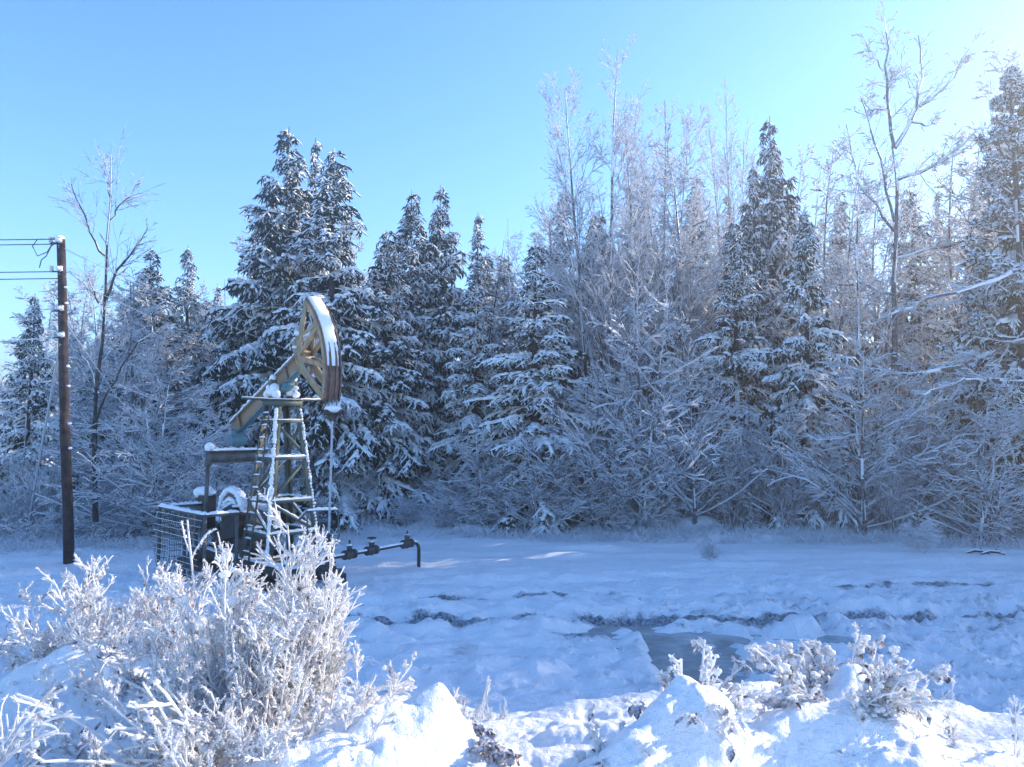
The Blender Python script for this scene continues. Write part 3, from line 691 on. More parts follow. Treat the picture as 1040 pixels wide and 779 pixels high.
# ------------------------------------------------------------------ small builder for steel work
class MB:
    def __init__(s): s.g = GB()
    def beam(s, a, b, w_, h, up=(0, 0, 1), mi=0, cap=0, capw=None):
        """box from a to b, w_ across, h along up; cap>0 adds a lumpy snow strip on top (material 1)"""
        a = np.array(a, float); b = np.array(b, float); up = np.array(up, float)
        t = nrm(b-a); sd = np.cross(t, up)
        if np.linalg.norm(sd) < 1e-3: sd = np.cross(t, [1, 0, 0])
        sd = nrm(sd); u = np.cross(sd, t)
        V = [p + sx*sd*w_/2 + ux*u*h/2 for p in (a, b) for sx, ux in ((-1, -1), (1, -1), (1, 1), (-1, 1))]
        s.g.add(V, [(0, 3, 2, 1), (4, 5, 6, 7), (0, 1, 5, 4), (1, 2, 6, 5), (2, 3, 7, 6), (3, 0, 4, 7)], mi)
        if cap: s.strip(a+u*h/2, b+u*h/2, (capw or w_), cap)
        return s
    def strip(s, a, b, wd, h, mi=1):
        a = np.array(a, float); b = np.array(b, float); L = np.linalg.norm(b-a); n = max(4, int(L/0.05)+1)
        t = nrm(b-a); sd = np.cross(t, [0, 0, 1]); 
        if np.linalg.norm(sd) < 1e-3: sd = np.array([1.0, 0, 0])
        sd = nrm(sd); u = np.linspace(0, 1, n)[:, None]; c = a+(b-a)*u
        hh = h*(0.75+0.35*rng.uniform(-1, 1, (n, 1))); hh[0] *= .4; hh[-1] *= .4
        ww = wd/2*(0.92+0.12*rng.uniform(-1, 1, (n, 1)))
        up = np.array([0, 0, 1.0]); nu = np.cross(sd, t); 
        prof = [(-1, -.004), (-1, .45), (-.6, .9), (0, 1.05), (.6, .9), (1, .45), (1, -.004)]
        rows = [c + sd*ww*x + (nu*hh*z if z > 0 else nu*z) for x, z in prof]
        V = np.stack(rows, 1).reshape(-1, 3); m = 7
        k = np.arange(n-1)[:, None]*m; j = np.arange(m-1)[None]
        F = np.stack([k+j, k+j+1, k+m+j+1, k+m+j], -1).reshape(-1, 4)
        s.g.add(V, F, mi)
        s.g.add(rows_end(rows, 0), [(0, 1, 2), (0, 2, 3), (0, 3, 4), (0, 4, 5), (0, 5, 6)], mi); s.g.add(rows_end(rows, -1), [(0, 1, 2), (0, 2, 3), (0, 3, 4), (0, 4, 5), (0, 5, 6)], mi)
        return s
    def tube(s, pts, r, S=8, mi=0, cap=0):
        pts = np.array(pts, float)[None]; rr = np.full(pts.shape[:2], float(r)) if np.isscalar(r) else np.array(r, float)[None]
        tubes(s.g, pts, rr, S, cap, 1.0 if cap else 0, base=mi, top=1, sides=0)
        return s
    def lathe(s, c, ax, prof, S=16, mi=0):
        """prof: (distance along ax, radius)"""
        c = np.array(c, float); ax = nrm(np.array(ax, float)); e = np.cross(ax, [0, 0, 1.0])
        if np.linalg.norm(e) < 1e-3: e = np.array([1.0, 0, 0])
        e = nrm(e); f = np.cross(ax, e); an = np.arange(S)*2*math.pi/S
        V = np.array([[c+ax*d+r*(math.cos(a)*e+math.sin(a)*f) for a in an] for d, r in prof]).reshape(-1, 3)
        k = np.arange(len(prof)-1)[:, None]*S; j = np.arange(S)[None]; j2 = (j+1) % S
        s.g.add(V, np.stack([k+j, k+j2, k+S+j2, k+S+j], -1).reshape(-1, 4), mi)
        for row, fl in ((0, 1), (len(prof)-1, 0)):
            if prof[row][1] > 0.001:
                cc = c+ax*prof[row][0]; q = [tuple(cc)]+[tuple(V[row*S+i]) for i in range(S)]
                s.g.add(q, [(0, 1+i, 1+(i+1) % S) for i in range(S)], mi)
        return s
    def prism(s, poly, y0, y1, mi=0, T=None):
        """polygon in xz extruded along y; T maps points"""
        n = len(poly); V = np.array([(x, y0, z) for x, z in poly]+[(x, y1, z) for x, z in poly], float)
        if T is not None: V = V@T[0].T+T[1]
        s.g.add(V, [(i, (i+1) % n, n+(i+1) % n, n+i) for i in range(n)], mi)
        bmt = bmesh.new(); vs = [bmt.verts.new(v) for v in V[:n]]; bmt.faces.new(vs); bmesh.ops.triangulate(bmt, faces=bmt.faces[:])
        bmt.verts.index_update(); tri = [[v.index for v in f.verts] for f in bmt.faces]; bmt.free()
        s.g.add(V[:n], tri, mi); s.g.add(V[n:], [t[::-1] for t in tri], mi)
        return s
    def lump(s, c, r, flat=0.6, mi=1, sub=2): blobs(s.g, np.array([c], float), np.array([float(r)]), mi, sub, flat, 0.10); return s
    def done(s, name, mats, parent=None, smooth=False): return s.g.build(name, mats, parent, smooth)
def rows_end(rows, i): return [tuple(r[i]) for r in rows]

# ------------------------------------------------------------------ the pumpjack
rng = np.random.default_rng(77)
SN = M['snow']
PO = (-4.45, 15.0, 0.0)
pj = thing('pumpjack', 'rusty nodding-donkey oil pumpjack with snow on its curved head and lattice tower', 'pumpjack', PO, R(-45))
# skid
m = MB()
for y in (-0.5, 0.5): m.beam((-2.9, y, 0.30), (1.05, y, 0.30), 0.14, 0.26, cap=0.05)
for x in (-2.8, -1.9, -1.0, -0.3, 0.5, 1.0): m.beam((x, -0.43, 0.30), (x, 0.43, 0.30), 0.12, 0.2, cap=0.05)
m.beam((-2.95, -0.62, 0.10), (1.1, -0.62, 0.10), 0.3, 0.16); m.beam((-2.95, 0.62, 0.10), (1.1, 0.62, 0.10), 0.3, 0.16)
m.done('skid', [M['darksteel'], SN], pj)
# tower
ZT, ZB = 3.42, 0.43
def hw(z): return (0.46+(3.44-z)*0.215)/2
def cor(sx, sy, z, inset=0.0): return np.array([sx*(hw(z)-inset), sy*(hw(z)-inset), z])
for sx, sy in ((1, -1), (-1, -1), (1, 1), (-1, 1)):
    m = MB(); a, b = cor(sx, sy, ZB), cor(sx, sy, ZT-0.06)
    # angle-iron leg: two flats
    m.beam(a+[-sx*0.05, 0, 0], b+[-sx*0.04, 0, 0], 0.012, 0.11, up=(1, 0, 0)); m.beam(a+[0, -sy*0.05, 0], b+[0, -sy*0.04, 0], 0.012, 0.11, up=(0, 1, 0))
    if (sx, sy) in ((1, -1), (1, 1)):
        n = 46; u = np.linspace(0.02, 0.97, n); P = (a[None]*(1-u[:, None])+b[None]*u[:, None]) + np.array([0.010, -0.02*(sy < 0) + 0.0, 0]); P[:, :2] += rng.normal(size=(n, 2))*0.006
        rr = rng.uniform(0.032, 0.05, n)*(1 if sy < 0 else 0.72)
        blobs(m.g, P, rr, 1, 1, 1.2, 0.25)
    m.done('leg', [M['greenpaint'], SN], pj)
for z in (0.95, 1.55, 2.35, 3.05):
    m = MB()
    for a, b in (((1, -1), (1, 1)), ((-1, -1), (1, -1)), ((-1, 1), (1, 1)), ((-1, -1), (-1, 1))):
        m.beam(cor(*a, z, 0.012), cor(*b, z, 0.012), 0.055, 0.06, cap=0.045 if z < 3 else 0.02, capw=0.07)
    m.done('crossbar_frame', [M['greenpaint'], SN], pj)
m = MB()
def diag(a, za, b, zb, cap=0.02): m.beam(cor(*a, za, 0.03), cor(*b, zb, 0.03), 0.045, 0.05, cap=cap)
diag((1, -1), 1.5, (1, 1), 0.98, 0.03); diag((1, 1), 2.3, (1, -1), 1.6, 0.0); diag((-1, -1), 1.6, (-1, 1), 2.3)
diag((-1, 1), 2.4, (1, 1), 3.0); diag((-1, -1), 1.5, (1, -1), 0.95, 0.03); diag((-1, -1), 1.6, (1, -1), 2.3, 0.02); diag((-1, 1), 1.5, (1, 1), .95)
diag((1, -1), 3.0, (1, 1), 2.42, 0.0)
m.done('brace', [M['greenpaint'], SN], pj)
m = MB(); m.beam((-0.27, 0, 3.40), (0.27, 0, 3.40), 0.56, 0.10); m.beam((-0.29, 0, 3.462), (0.29, 0, 3.462), 0.60, 0.018)
m.strip((-0.28, 0.0, 3.473), (0.28, 0.0, 3.473), 0.56, 0.02)
m.done('top_plate', [M['greenpaint'], SN], pj)
# ladder on the near left face
m = MB(); yo = 0.13
for x0, x1 in ((-0.17, -0.14), (0.09, 0.08)):
    m.beam((x0, -hw(0.45)-yo, 0.45), (x1, -hw(3.35)-yo*0.4, 3.35), 0.028, 0.028)
for i in range(12):
    z = 0.62+i*0.235; u = (z-0.45)/2.9; y = -(hw(z)+yo*(1-u*0.6))
    m.beam((-0.17+0.03*u, y, z), (0.09-0.01*u, y, z), 0.022, 0.022, cap=0.028, capw=0.035)
m.done('ladder', [M['greysteel'], SN], pj)
# saddle bearings
PZ = 3.86
for y in (-0.21, 0.21):
    m = MB(); m.prism([(-0.17, 3.474), (0.17, 3.474), (0.08, PZ-0.13), (0.06, PZ-0.02), (-0.06, PZ-0.02), (-0.08, PZ-0.13)], y-0.035, y+0.035)
    m.lathe((0, y-0.06, PZ-0.06), (0, 1, 0), [(0, 0.07), (0.12, 0.07)], 12)
    for c, r in (((0, y, PZ+0.01), .085), ((0.09, y, PZ-0.17), .085), ((-0.10, y, PZ-0.18), .095), ((0.14, y, PZ-0.29), .085), ((-0.15, y, PZ-0.29), .09), ((0.02, y-0.03, PZ-0.25), .10)): m.lump(c, r, 0.8)
    m.done('bearing', [M['greenpaint'], SN], pj)
# hoop rail round the tower top
m = MB()
for s_ in (-1, 1):
    pts = [(0.24*math.cos(t)*1.0, s_*(0.26+0.56*math.sin(t)), 3.46+0.02*math.sin(t)) for t in np.linspace(0, math.pi, 13)]
    m.tube(pts, 0.014, 6, cap=0.022)
m.done('hoop_rail', [M['greysteel'], SN], pj)
# walking beam with its head: built along local x, tilted about the pivot
tilt = R(25.5); ct, st_ = math.cos(tilt), math.sin(tilt)
RT = np.array([[ct, 0, -st_], [0, 1, 0], [st_, 0, ct]]); OT = np.array([0, 0, PZ])
def tp(p): return RT@np.array(p, float)+OT
ux = RT@np.array([0, 0, 1.0])
m = MB(); 
m.beam(tp((-2.27, 0, 0)), tp((0.92, 0, 0)), 0.02, 0.30, up=ux, mi=0)             # web
m.beam(tp((-2.29, 0, 0.158)), tp((0.95, 0, 0.158)), 0.14, 0.018, up=ux, mi=0)
m.beam(tp((-2.29, 0, -0.158)), tp((0.95, 0, -0.158)), 0.13, 0.018, up=ux, mi=2)
for x in (-1.9, -0.25, 0.25, 0.8):
    for y in (-0.05, 0.05): m.beam(tp((x, y, -0.147)), tp((x, y, 0.147)), 0.012, 0.07, up=(0, 1, 0), mi=0)
m.strip(tp((-2.27, 0, 0.168)), tp((0.90, 0, 0.168)), 0.16, 0.085)
m.strip(tp((-2.2, -0.042, -0.148)), tp((0.7, -0.042, -0.148)), 0.03, 0.02)
m.beam(tp((-0.20, 0, -0.20)), tp((0.20, 0, -0.20)), 0.20, 0.07, up=ux, mi=2)
m.done('walking_beam', [M['rustweb'], SN, M['tealpaint']], pj)
# horse head
hh = thing('horse_head', None, None); hh.parent = pj
RA = 1.80; A0, A1 = R(-39.5), R(27.5); W2 = 0.15
def arcp(a, r, y): return tp((r*math.cos(a), y, r*math.sin(a)))
def arcband(m, r0, r1, y0, y1, a0, a1, n=30, mi=0):
    V = []; 
    for a in np.linspace(a0, a1, n): V += [arcp(a, r0, y0), arcp(a, r1, y0), arcp(a, r1, y1), arcp(a, r0, y1)]
    F = []
    for k in range(n-1):
        for j in range(4): F.append((4*k+j, 4*k+(j+1) % 4, 4*k+4+(j+1) % 4, 4*k+4+j))
    F += [(0, 3, 2, 1), (4*n-4, 4*n-3, 4*n-2, 4*n-1)]
    m.g.add(V, F, mi)
m = MB(); arcband(m, RA-0.025, RA, -W2, W2, A0, A1)
for y in (-W2, -0.055, 0.055, W2): arcband(m, RA+0.002, RA+0.035, y-0.012, y+0.012, A0-0.01, A1)
# snow on the upper arc
n = 26; V = []; aa = np.linspace(R(-20), A1, n)
yy = np.array([-1, -.8, -.3, .3, .75, .85])*W2
for a in aa:
    th = 0.012+0.055*min(1, max(0, (a-R(-20))/R(28)))*rng.uniform(.85, 1.1)
    j = rng.uniform(-.015, .015)
    for y, q in zip(yy, (0, .75, 1, 1, .8, 0)): V.append(arcp(a, RA+0.001+th*q, y+(j if q < 1 else 0)))
F = [(6*k+j, 6*k+j+1, 6*k+7+j, 6*k+6+j) for k in range(n-1) for j in range(5)]; F += [(0, 1, 2, 3), (0, 3, 4, 5), (6*n-6, 6*n-5, 6*n-4, 6*n-3), (6*n-6, 6*n-3, 6*n-2, 6*n-1)][:0]
m.g.add(V, F, 1); m.g.add([V[i] for i in range(6)], [(0, 1, 2), (0, 2, 3), (0, 3, 4), (0, 4, 5)], 1); m.g.add(V[-6:], [(0, 1, 2), (0, 2, 3), (0, 3, 4), (0, 4, 5)], 1)
m.done('arc_plate', [M['rust'], SN], hh)
for y in (-W2+0.02, W2-0.02):
    m = MB(); arcband(m, RA-0.13, RA-0.026, y-0.008, y+0.008, A0, A1)
    hub = tp((0.86, y, 0.0))
    for a in (A1-0.02, R(6), R(-20), A0+0.02): m.beam(hub, arcp(a, RA-0.07, y), 0.09, 0.03, up=(0, 1, 0))
    m.beam(tp((0.90, y, 0.18)), arcp(A1-0.01, RA-0.05, y), 0.12, 0.02, up=(0, 1, 0))
    m.beam(tp((0.86, y, 0.36)), tp((0.86, y, -0.30)), 0.14, 0.025, up=(0, 1, 0))
    m.beam(tp((0.86, y, -0.22)), arcp(A0+0.01, RA-0.07, y), 0.09, 0.02, up=(0, 1, 0))
    m.beam(arcp(R(8), RA-0.1, y), tp((0.95, y, 0.34)), 0.06, 0.02, up=(0, 1, 0))
    V = [tp((0.90, y, 0.33)), arcp(R(24), RA-0.12, y), arcp(A1-0.02, RA-0.10, y), tp((1.12, y, 0.66))]
    m.done('side_frame', [M['yellow'], SN], hh)
m = MB()
for a in (R(20), R(4), R(-14), R(-30)): m.beam(arcp(a, RA-0.08, -W2+.03), arcp(a, RA-0.08, W2-.03), 0.06, 0.05, cap=0.0)
m.beam(tp((0.93, -W2, 0.0)), tp((0.93, W2, 0.0)), 0.10, 0.34, up=ux, cap=0.05)
m.lump(tp((0.90, -W2, 0.2)), 0.07); m.lump(tp((1.0, 0.02, 0.33)), .10); m.lump(tp((1.05, -0.1, 0.42)), .08)
m.done('cross_member', [M['yellow'], SN], hh)
# bridle, carrier bar, polished rod
m = MB()
for y in (-0.075, 0.075):
    pts = [arcp(a, RA+0.018, y) for a in np.linspace(A1-0.05, R(-25), 14)] + [(1.79, y, 3.27)]
    m.tube(pts, 0.011, 6)
m.done('bridle_cable', [M['greysteel'], SN], pj)
m = MB(); m.beam((1.79, -0.15, 3.20), (1.79, 0.15, 3.20), 0.10, 0.10); m.lump((1.79, 0, 3.265), 0.115, 0.55); m.lathe((1.79, 0, 3.05), (0, 0, 1), [(0, 0.03), (0.02, 0.06), (0.10, 0.06)], 10)
m.done('carrier_bar', [M['darksteel'], SN], pj)
m = MB(); m.tube([(1.79, 0, 3.09), (1.76, 0, 2.1), (1.72, 0, 0.98)], 0.021, 8); m.done('polished_rod', [M['wire'], SN], pj)
# equalizer crossbeam + pitman arms
m = MB(); ez = 2.44; ex = -1.86
m.beam((ex, -0.68, ez), (ex, 0.68, ez), 0.16, 0.025, mi=0); m.beam((ex, -0.68, ez-0.24), (ex, 0.68, ez-0.24), 0.16, 0.025); m.beam((ex, -0.67, ez-0.12), (ex, 0.67, ez-0.12), 0.03, 0.214)
m.strip((ex, -0.66, ez+0.0135), (ex, 0.66, ez+0.0135), 0.16, 0.075); m.lump((ex, -0.60, ez+0.09), 0.13, 0.8)
m.beam((ex+0.02, 0, ez+0.10), (ex-0.02, 0, 2.86), 0.20, 0.16, mi=2); m.lathe((ex, -0.16, ez+0.22), (0, 1, 0), [(0, 0.11), (0.32, 0.11)], 14, mi=2)
m.done('equalizer', [M['greysteel'], SN, M['tealpaint']], pj)
for y in (-0.63, 0.63):
    m = MB(); m.beam((ex, y, ez-0.245), (ex-0.10, y, 0.72), 0.055, 0.075); m.lathe((ex, y-0.05, ez-0.26), (0, 1, 0), [(0, 0.06), (0.10, 0.06)], 10); m.done('pitman_arm', [M['greysteel'], SN], pj)
# cranks with counterweights
for y in (-0.53, 0.53):
    m = MB(); cx, cz = -1.15, 0.98
    m.prism([(cx-0.62, cz-0.42), (cx-0.50, cz-0.50), (cx+0.42, cz+0.02), (cx+0.40, cz+0.20), (cx+0.25, cz+0.26)], y-0.05, y+0.05)
    m.prism([(cx+0.05, cz-0.25), (cx+0.55, cz-0.15), (cx+0.62, cz+0.28), (cx+0.35, cz+0.46), (cx-0.05, cz+0.32)], y-0.11, y+0.11)
    m.strip((cx-0.02, y, cz+0.37), (cx+0.5, y, cz+0.42), 0.2, 0.06)
    m.done('crank', [M['darksteel'], SN], pj)
# gearbox with belt guard
m = MB(); gx = -1.10
m.prism([(gx-0.42, 0.44), (gx+0.42, 0.44), (gx+0.46, 0.95), (gx+0.30, 1.28), (gx-0.20, 1.34), (gx-0.44, 1.0)], -0.36, 0.36)
m.beam((gx-0.5, 0, 0.60), (gx+0.5, 0, 0.60), 0.80, 0.06)
m.lathe((gx, -0.62, 0.98), (0, 1, 0), [(0, .07), (1.24, .07)], 12)
for i in range(16): m.lump((gx-0.33+0.66*rng.random(), -0.3+0.6*rng.random(), 1.30), 0.14+0.05*rng.random(), 0.5)
m.done('gearbox', [M['greysteel'], SN], pj)
m = MB(); m.prism([(gx-0.05+0.52*math.cos(t), 1.16+0.52*math.sin(t)) for t in np.linspace(-0.9, math.pi+0.9, 22)], -0.46, -0.38)
P = np.array([(gx-0.05+0.53*math.cos(t), -0.42+j*0.03, 1.16+0.53*math.sin(t)) for t in np.linspace(0.25, math.pi-0.1, 26) for j in (-1, 0, 1)]); blobs(m.g, P, np.full(len(P), 0.075), 1, 1, .9, .12)
P = np.array([(gx-0.05+r*math.cos(t), -0.475, 1.18+r*math.sin(t)) for r in (0.12, 0.22, 0.33) for t in np.linspace(-0.3, math.pi+0.3, 14)]); blobs(m.g, P, np.full(len(P), 0.055), 1, 1, .9, .12)
m.done('belt_guard', [M['greysteel'], SN], pj)
m = MB(); m.lathe((-2.75, 0, 0.72), (1, 0, 0), [(0, .12), (.04, .21), (.5, .21), (.56, .1)], 16); m.beam((-2.7, 0, 0.48), (-2.2, 0, 0.48), 0.3, 0.1)
m.prism([(-2.45, 0.85), (-2.05, 0.85), (-2.05, 1.52), (-2.45, 1.52)], -0.62, -0.36)
for c in ((-2.15, -0.5, 1.58), (-2.3, -0.48, 1.59), (-2.4, -.5, 1.56)): m.lump(c, 0.19, 0.6)
for i in range(6): m.lump((-2.7+i*0.09, 0, 0.93), 0.12, .6)
m.done('motor', [M['darksteel'], SN], pj)
# support posts under the motor cabinet, brake lever
m = MB(); m.beam((-2.1, -0.6, 0.4), (-1.9, -0.6, 1.35), 0.03, 0.05); m.beam((-2.42, -0.6, 0.35), (-2.42, -0.6, 0.9), 0.05, 0.05); m.done('brake_lever', [M['darksteel'], SN], pj)

def bars_mat(): return [M['greysteel'], SN]
# guard cage
gc = thing('guard_fence', 'low welded mesh guard fence with snow on its handrail, left of the pumpjack', 'fence', PO, R(-45))
FX0, FX1, FY, FZ = -2.25, -0.12, -1.42, 1.34
m = MB()
m.beam((FX0, FY, FZ), (FX1, FY, FZ), 0.06, 0.05, cap=0.055, capw=0.11); m.beam((FX0, FY, FZ), (FX0+0.1, FY+0.9, FZ), 0.06, 0.05, cap=0.05, capw=0.11); m.beam((FX1, FY, FZ), (FX1, FY+0.62, FZ), 0.06, 0.05, cap=0.05, capw=0.11)
m.done('handrail', bars_mat(), gc)
for p in ((FX0, FY), (FX0+1.25, FY), (FX1-0.6, FY), (FX1, FY), (FX1, FY+0.6), (FX0+0.1, FY+0.9)):
    m = MB(); m.beam((p[0], p[1], 0.0), (p[0], p[1], FZ-0.026), 0.05, 0.05); m.done('post', bars_mat(), gc)
m = MB()
def bulge(z): return 0.10*math.sin(math.pi*min(1, max(0, (FZ-z)/1.3)))
for i in range(1, 25):
    x = FX0+(FX1-FX0)*i/25
    m.tube([(x, FY-bulge(z)-0.03, z) for z in (1.30, 1.05, .8, .55, .3, .08)], 0.006, 5)
for j in range(1, 11):
    z = 0.1+j*0.115; m.tube([(FX0, FY-bulge(z)-0.03, z), (FX1, FY-bulge(z)-0.03, z)], 0.006, 5, cap=0.006)
for i in range(1, 9):
    q = i/9; m.tube([(FX0+0.1*q, FY+0.9*q, 0.1), (FX0+0.1*q, FY+0.9*q, FZ-0.03)], 0.006, 5)
for j in range(1, 11):
    z = 0.1+j*0.115; m.tube([(FX0, FY, z), (FX0+.1, FY+.9, z)], 0.006, 5)
m.done('wire_mesh', bars_mat(), gc)
# railing at the well side
rl = thing('railing', 'thin bent steel railing with a snowy top bar behind the wellhead', 'railing', PO, R(-45))
m = MB()
m.beam((0.80, 0.10, 1.38), (1.02, 0.62, 1.38), 0.04, 0.025, cap=0.05, capw=0.10); m.beam((0.60, 0.05, 1.20), (0.80, 0.10, 1.38), 0.03, 0.03, cap=0.03)
m.done('top_bar', bars_mat(), rl)
m = MB(); m.tube([(1.02, 0.62, 1.38), (1.08, 0.62, 0.90), (0.98, 0.42, 0.45), (0.96, 0.36, 0.0)], 0.015, 6); m.tube([(0.80, 0.10, 1.37), (0.82, 0.12, 0.7), (0.84, 0.14, 0.0)], 0.015, 6)
m.done('post', bars_mat(), rl)
m = MB(); m.tube([(0.815, 0.11, 0.92), (1.075, 0.62, 0.92)], 0.012, 6, cap=0.015); m.done('rail', bars_mat(), rl)
# wellhead
wx, wy = PO[0]+0.7071*1.72, PO[1]-0.7071*1.72
wh = thing('wellhead', 'dark wellhead casing with flanges, below the hanging rod of the pumpjack', 'wellhead', (wx, wy, 0))
m = MB(); m.lathe((0, 0, -0.1), (0, 0, 1), [(0, .075), (.62, .075), (.64, .06), (.95, .06)], 16); m.done('casing', [M['darksteel'], SN], wh)
m = MB()
for z, r in ((0.33, 0.17), (0.385, 0.17), (0.44, 0.14)): m.lathe((0, 0, z), (0, 0, 1), [(0, r), (.045, r)], 18)
for i in range(8): a = i*math.pi/4; m.lathe((0.14*math.cos(a), 0.14*math.sin(a), 0.30), (0, 0, 1), [(0, .016), (.16, .016)], 6)
m.lathe((-0.30, -0.05, 0.42), (1, 0.1, 0), [(0, .05), (.06, .09), (.12, .05), (.30, .05)], 12); m.lathe((0.10, 0, 0.36), (1, -.1, 0), [(0, .05), (.05, .10), (.12, .10), (.16, .05)], 12)
m.done('flange', [M['valve'], SN], wh)
m = MB(); m.lathe((0, 0, 0.85), (0, 0, 1), [(0, .085), (.05, .09), (.07, .06), (.15, .055), (.17, .035), (.22, .03)], 14); m.lump((0.0, 0, 0.86), 0.07); m.done('stuffing_box', [M['darksteel'], SN], wh)
# flow line
a = at(339, 566, 13.9); b = at(420, 551, 15.9); fb = gp(430, 577)
fl = thing('flow_line', 'horizontal flow pipe with three valves running right from the wellhead and bending into the snow', 'pipe', (a.x, a.y, 0))
A = np.array([0, 0, a.z]); B = np.array([b.x-a.x, b.y-a.y, b.z]); dv = nrm(B-A)
e = [B, B+dv*0.09+np.array([0, 0, -0.015]), B+dv*0.155+np.array([0, 0, -0.075]), B+dv*0.18+np.array([0, 0, -0.16]), B+dv*0.18+np.array([0, 0, -0.70])]
m = MB(); m.tube([A-dv*0.1, A, (A+B)/2]+e, 0.036, 10, cap=0.012); m.done('pipe', [M['darksteel'], SN], fl)
L = np.linalg.norm(B-A)
for f, cap in ((0.175, 1), (0.44, 2), (0.91, 3)):
    c = A+(B-A)*f; m = MB()
    for q in (-0.15, 0.08): m.lathe(c+dv*q, dv, [(0, .05), (.012, .088), (.058, .088), (.07, .05)], 12)
    m.lathe(c-dv*0.08, dv, [(0, .05), (.04, .075), (.12, .075), (.16, .05)], 12); m.lathe(c+[0, 0, -0.09], (0, 0, 1), [(0, .03), (.05, .055), (.2, .05), (.23, .06), (.25, .03), (.27, .02)], 12)
    m.lump(c+[0, 0, 0.17], 0.045, 0.8)
    vb = m.done('valve', [M['valve'], SN], fl)
    h = MB()
    if cap == 2: h.lathe(c+[0, 0, 0.22], (0, 0, 1), [(0, .085), (.02, .09), (.025, .06)], 14); h.lathe(c+[0, 0, .15], (0, 0, 1), [(0, .015), (.08, .015)], 8)
    else: h.lathe(c+[0, 0, 0.14], (0, 0, 1), [(0, .04), (.03, .045), (.05, .02), (.12, .018)], 10)
    h.done('hand_wheel' if cap == 2 else 'stem', [M['valve'], SN], vb)

# ------------------------------------------------------------------ pole and wires
pb = gp(70.5, 571); pt = at(61.5, 243, 16.75)
pole = thing('utility_pole', 'dark leaning wooden utility pole with a snow cap, at the left', 'pole', (pb.x, pb.y, 0))
PV = lambda p: np.array([p.x-pb.x, p.y-pb.y, p.z])
m = MB(); u = np.linspace(0, 1, 14); pts = np.array([0, 0, -0.3])*(1-u[:, None])+PV(pt)*u[:, None]; pts[:, 0] += 0.012*np.sin(u*9)
m.tube(pts, np.linspace(0.112, 0.085, 14), 14); m.lathe(PV(pt)-[0, 0, 0.02], (0, 0, 1), [(0, .085), (.02, .08)], 14)
m.lump(PV(pt)+[-0.02, 0, 0.03], 0.13, 0.45); m.lump(PV(pt)+[-0.14, 0, 0.03], 0.06, 0.5)
for py in (292, 308, 372, 392, 430, 455): c = PV(at(64+(py-240)*.027, py, 16.65)); m.lump(c+[0.05, -0.03, 0], 0.035, 0.9)
m.done('shaft', [M['wood'], SN], pole)
def on(py, dx=0, dy=-0.1): f = (571-py)/(571-243); return PV(pt)*f+np.array([dx, dy, 0])
for py in (248, 277, 317, 344):
    m = MB(); c = on(py); m.beam(c+[-0.17, 0, 0], c+[0.10, 0, 0], 0.03, 0.03)
    for x in (-0.16, 0.04): m.lathe(c+[x, 0, 0.0], (0, 0, 1), [(0, .02), (.03, .045), (.07, .03), (.11, .045), (.13, .02)], 10, mi=2)
    m.lump(c+[0.0, 0, 0.07], 0.07, .6)
    m.done('insulator', [M['darksteel'], SN, M['porcelain']], pole)
m = MB(); c = PV(at(56, 256, 16.6))
m.tube([on(244), PV(at(50, 243, 16.5)), PV(at(38, 243, 16.5)), PV(at(33, 250, 16.5)), PV(at(38, 260, 16.5)), PV(at(48, 256, 16.5)), PV(at(54, 246, 16.5)), on(248)], 0.012, 6)
m.tube([on(246), PV(at(52, 250, 16.6)), PV(at(47, 260, 16.6)), PV(at(42, 264, 16.6)), PV(at(40, 272, 16.6))], 0.012, 6); m.done('loose_cable', [M['darkwire']], pole)
def wire(p, q, sag, r, label, name='power_cable', mt='darkwire', cap=0.0, cat='cable', n=24, group=None):
    p = np.array(p); q = np.array(q); u = np.linspace(0, 1, n)[:, None]; pts = p*(1-u)+q*u; pts[:, 2] -= (4*sag*u*(1-u))[:, 0]
    m = MB(); m.tube(pts-p, r, 5, cap=cap); o = m.done(name, [M[mt], SN]); o.location = p; tag(o, label, cat, group); return o
P0 = np.array([pb.x, pb.y, 0])
for py, ey, lab in ((244, 242, 'topmost thin cable running left from the very top of the wooden pole'), (249, 249, 'second cable leaving the pole top to the left, just under the topmost one'),
                    (277, 275, 'third cable running left, from the second insulator of the wooden pole'), (284, 283, 'lowest of the four level cables running left from the wooden pole')):
    wire(P0+on(py), np.array(at(-500, ey-8, 17.5)), 0.10, 0.011, lab)
wire(P0+on(250), np.array(at(470, 412, 24.5)), 0.35, 0.006, 'frosted cable slanting from the pole top behind the pumpjack head', mt='wire')
wire(P0+on(279), np.array(at(455, 432, 24.3)), 0.30, 0.006, 'lower frosted cable slanting from the pole past the pumpjack head', mt='wire')
wire(P0+on(252), np.array(at(400, 365, 24.6)), 0.30, 0.005, 'upper frosted cable slanting from the pole into the big spruces', mt='wire')
wire(P0+on(320), np.array(gp(206, 520, 0.4)), 0.10, 0.010, 'guy wire running down to the right from the middle of the wooden pole', 'guy_wire', 'wire', 0.006)
wire(P0+on(350), np.array(gp(27, 546)), -0.15, 0.028, 'thick frosted guy wire running down to the left from the wooden pole', 'guy_wire', 'wire', 0.014)
wire(P0+on(344), np.array(at(-300, 352, 18)), 0.1, 0.010, 'frosted cable leaving the middle of the pole to the left', mt='wire', cap=0.006)

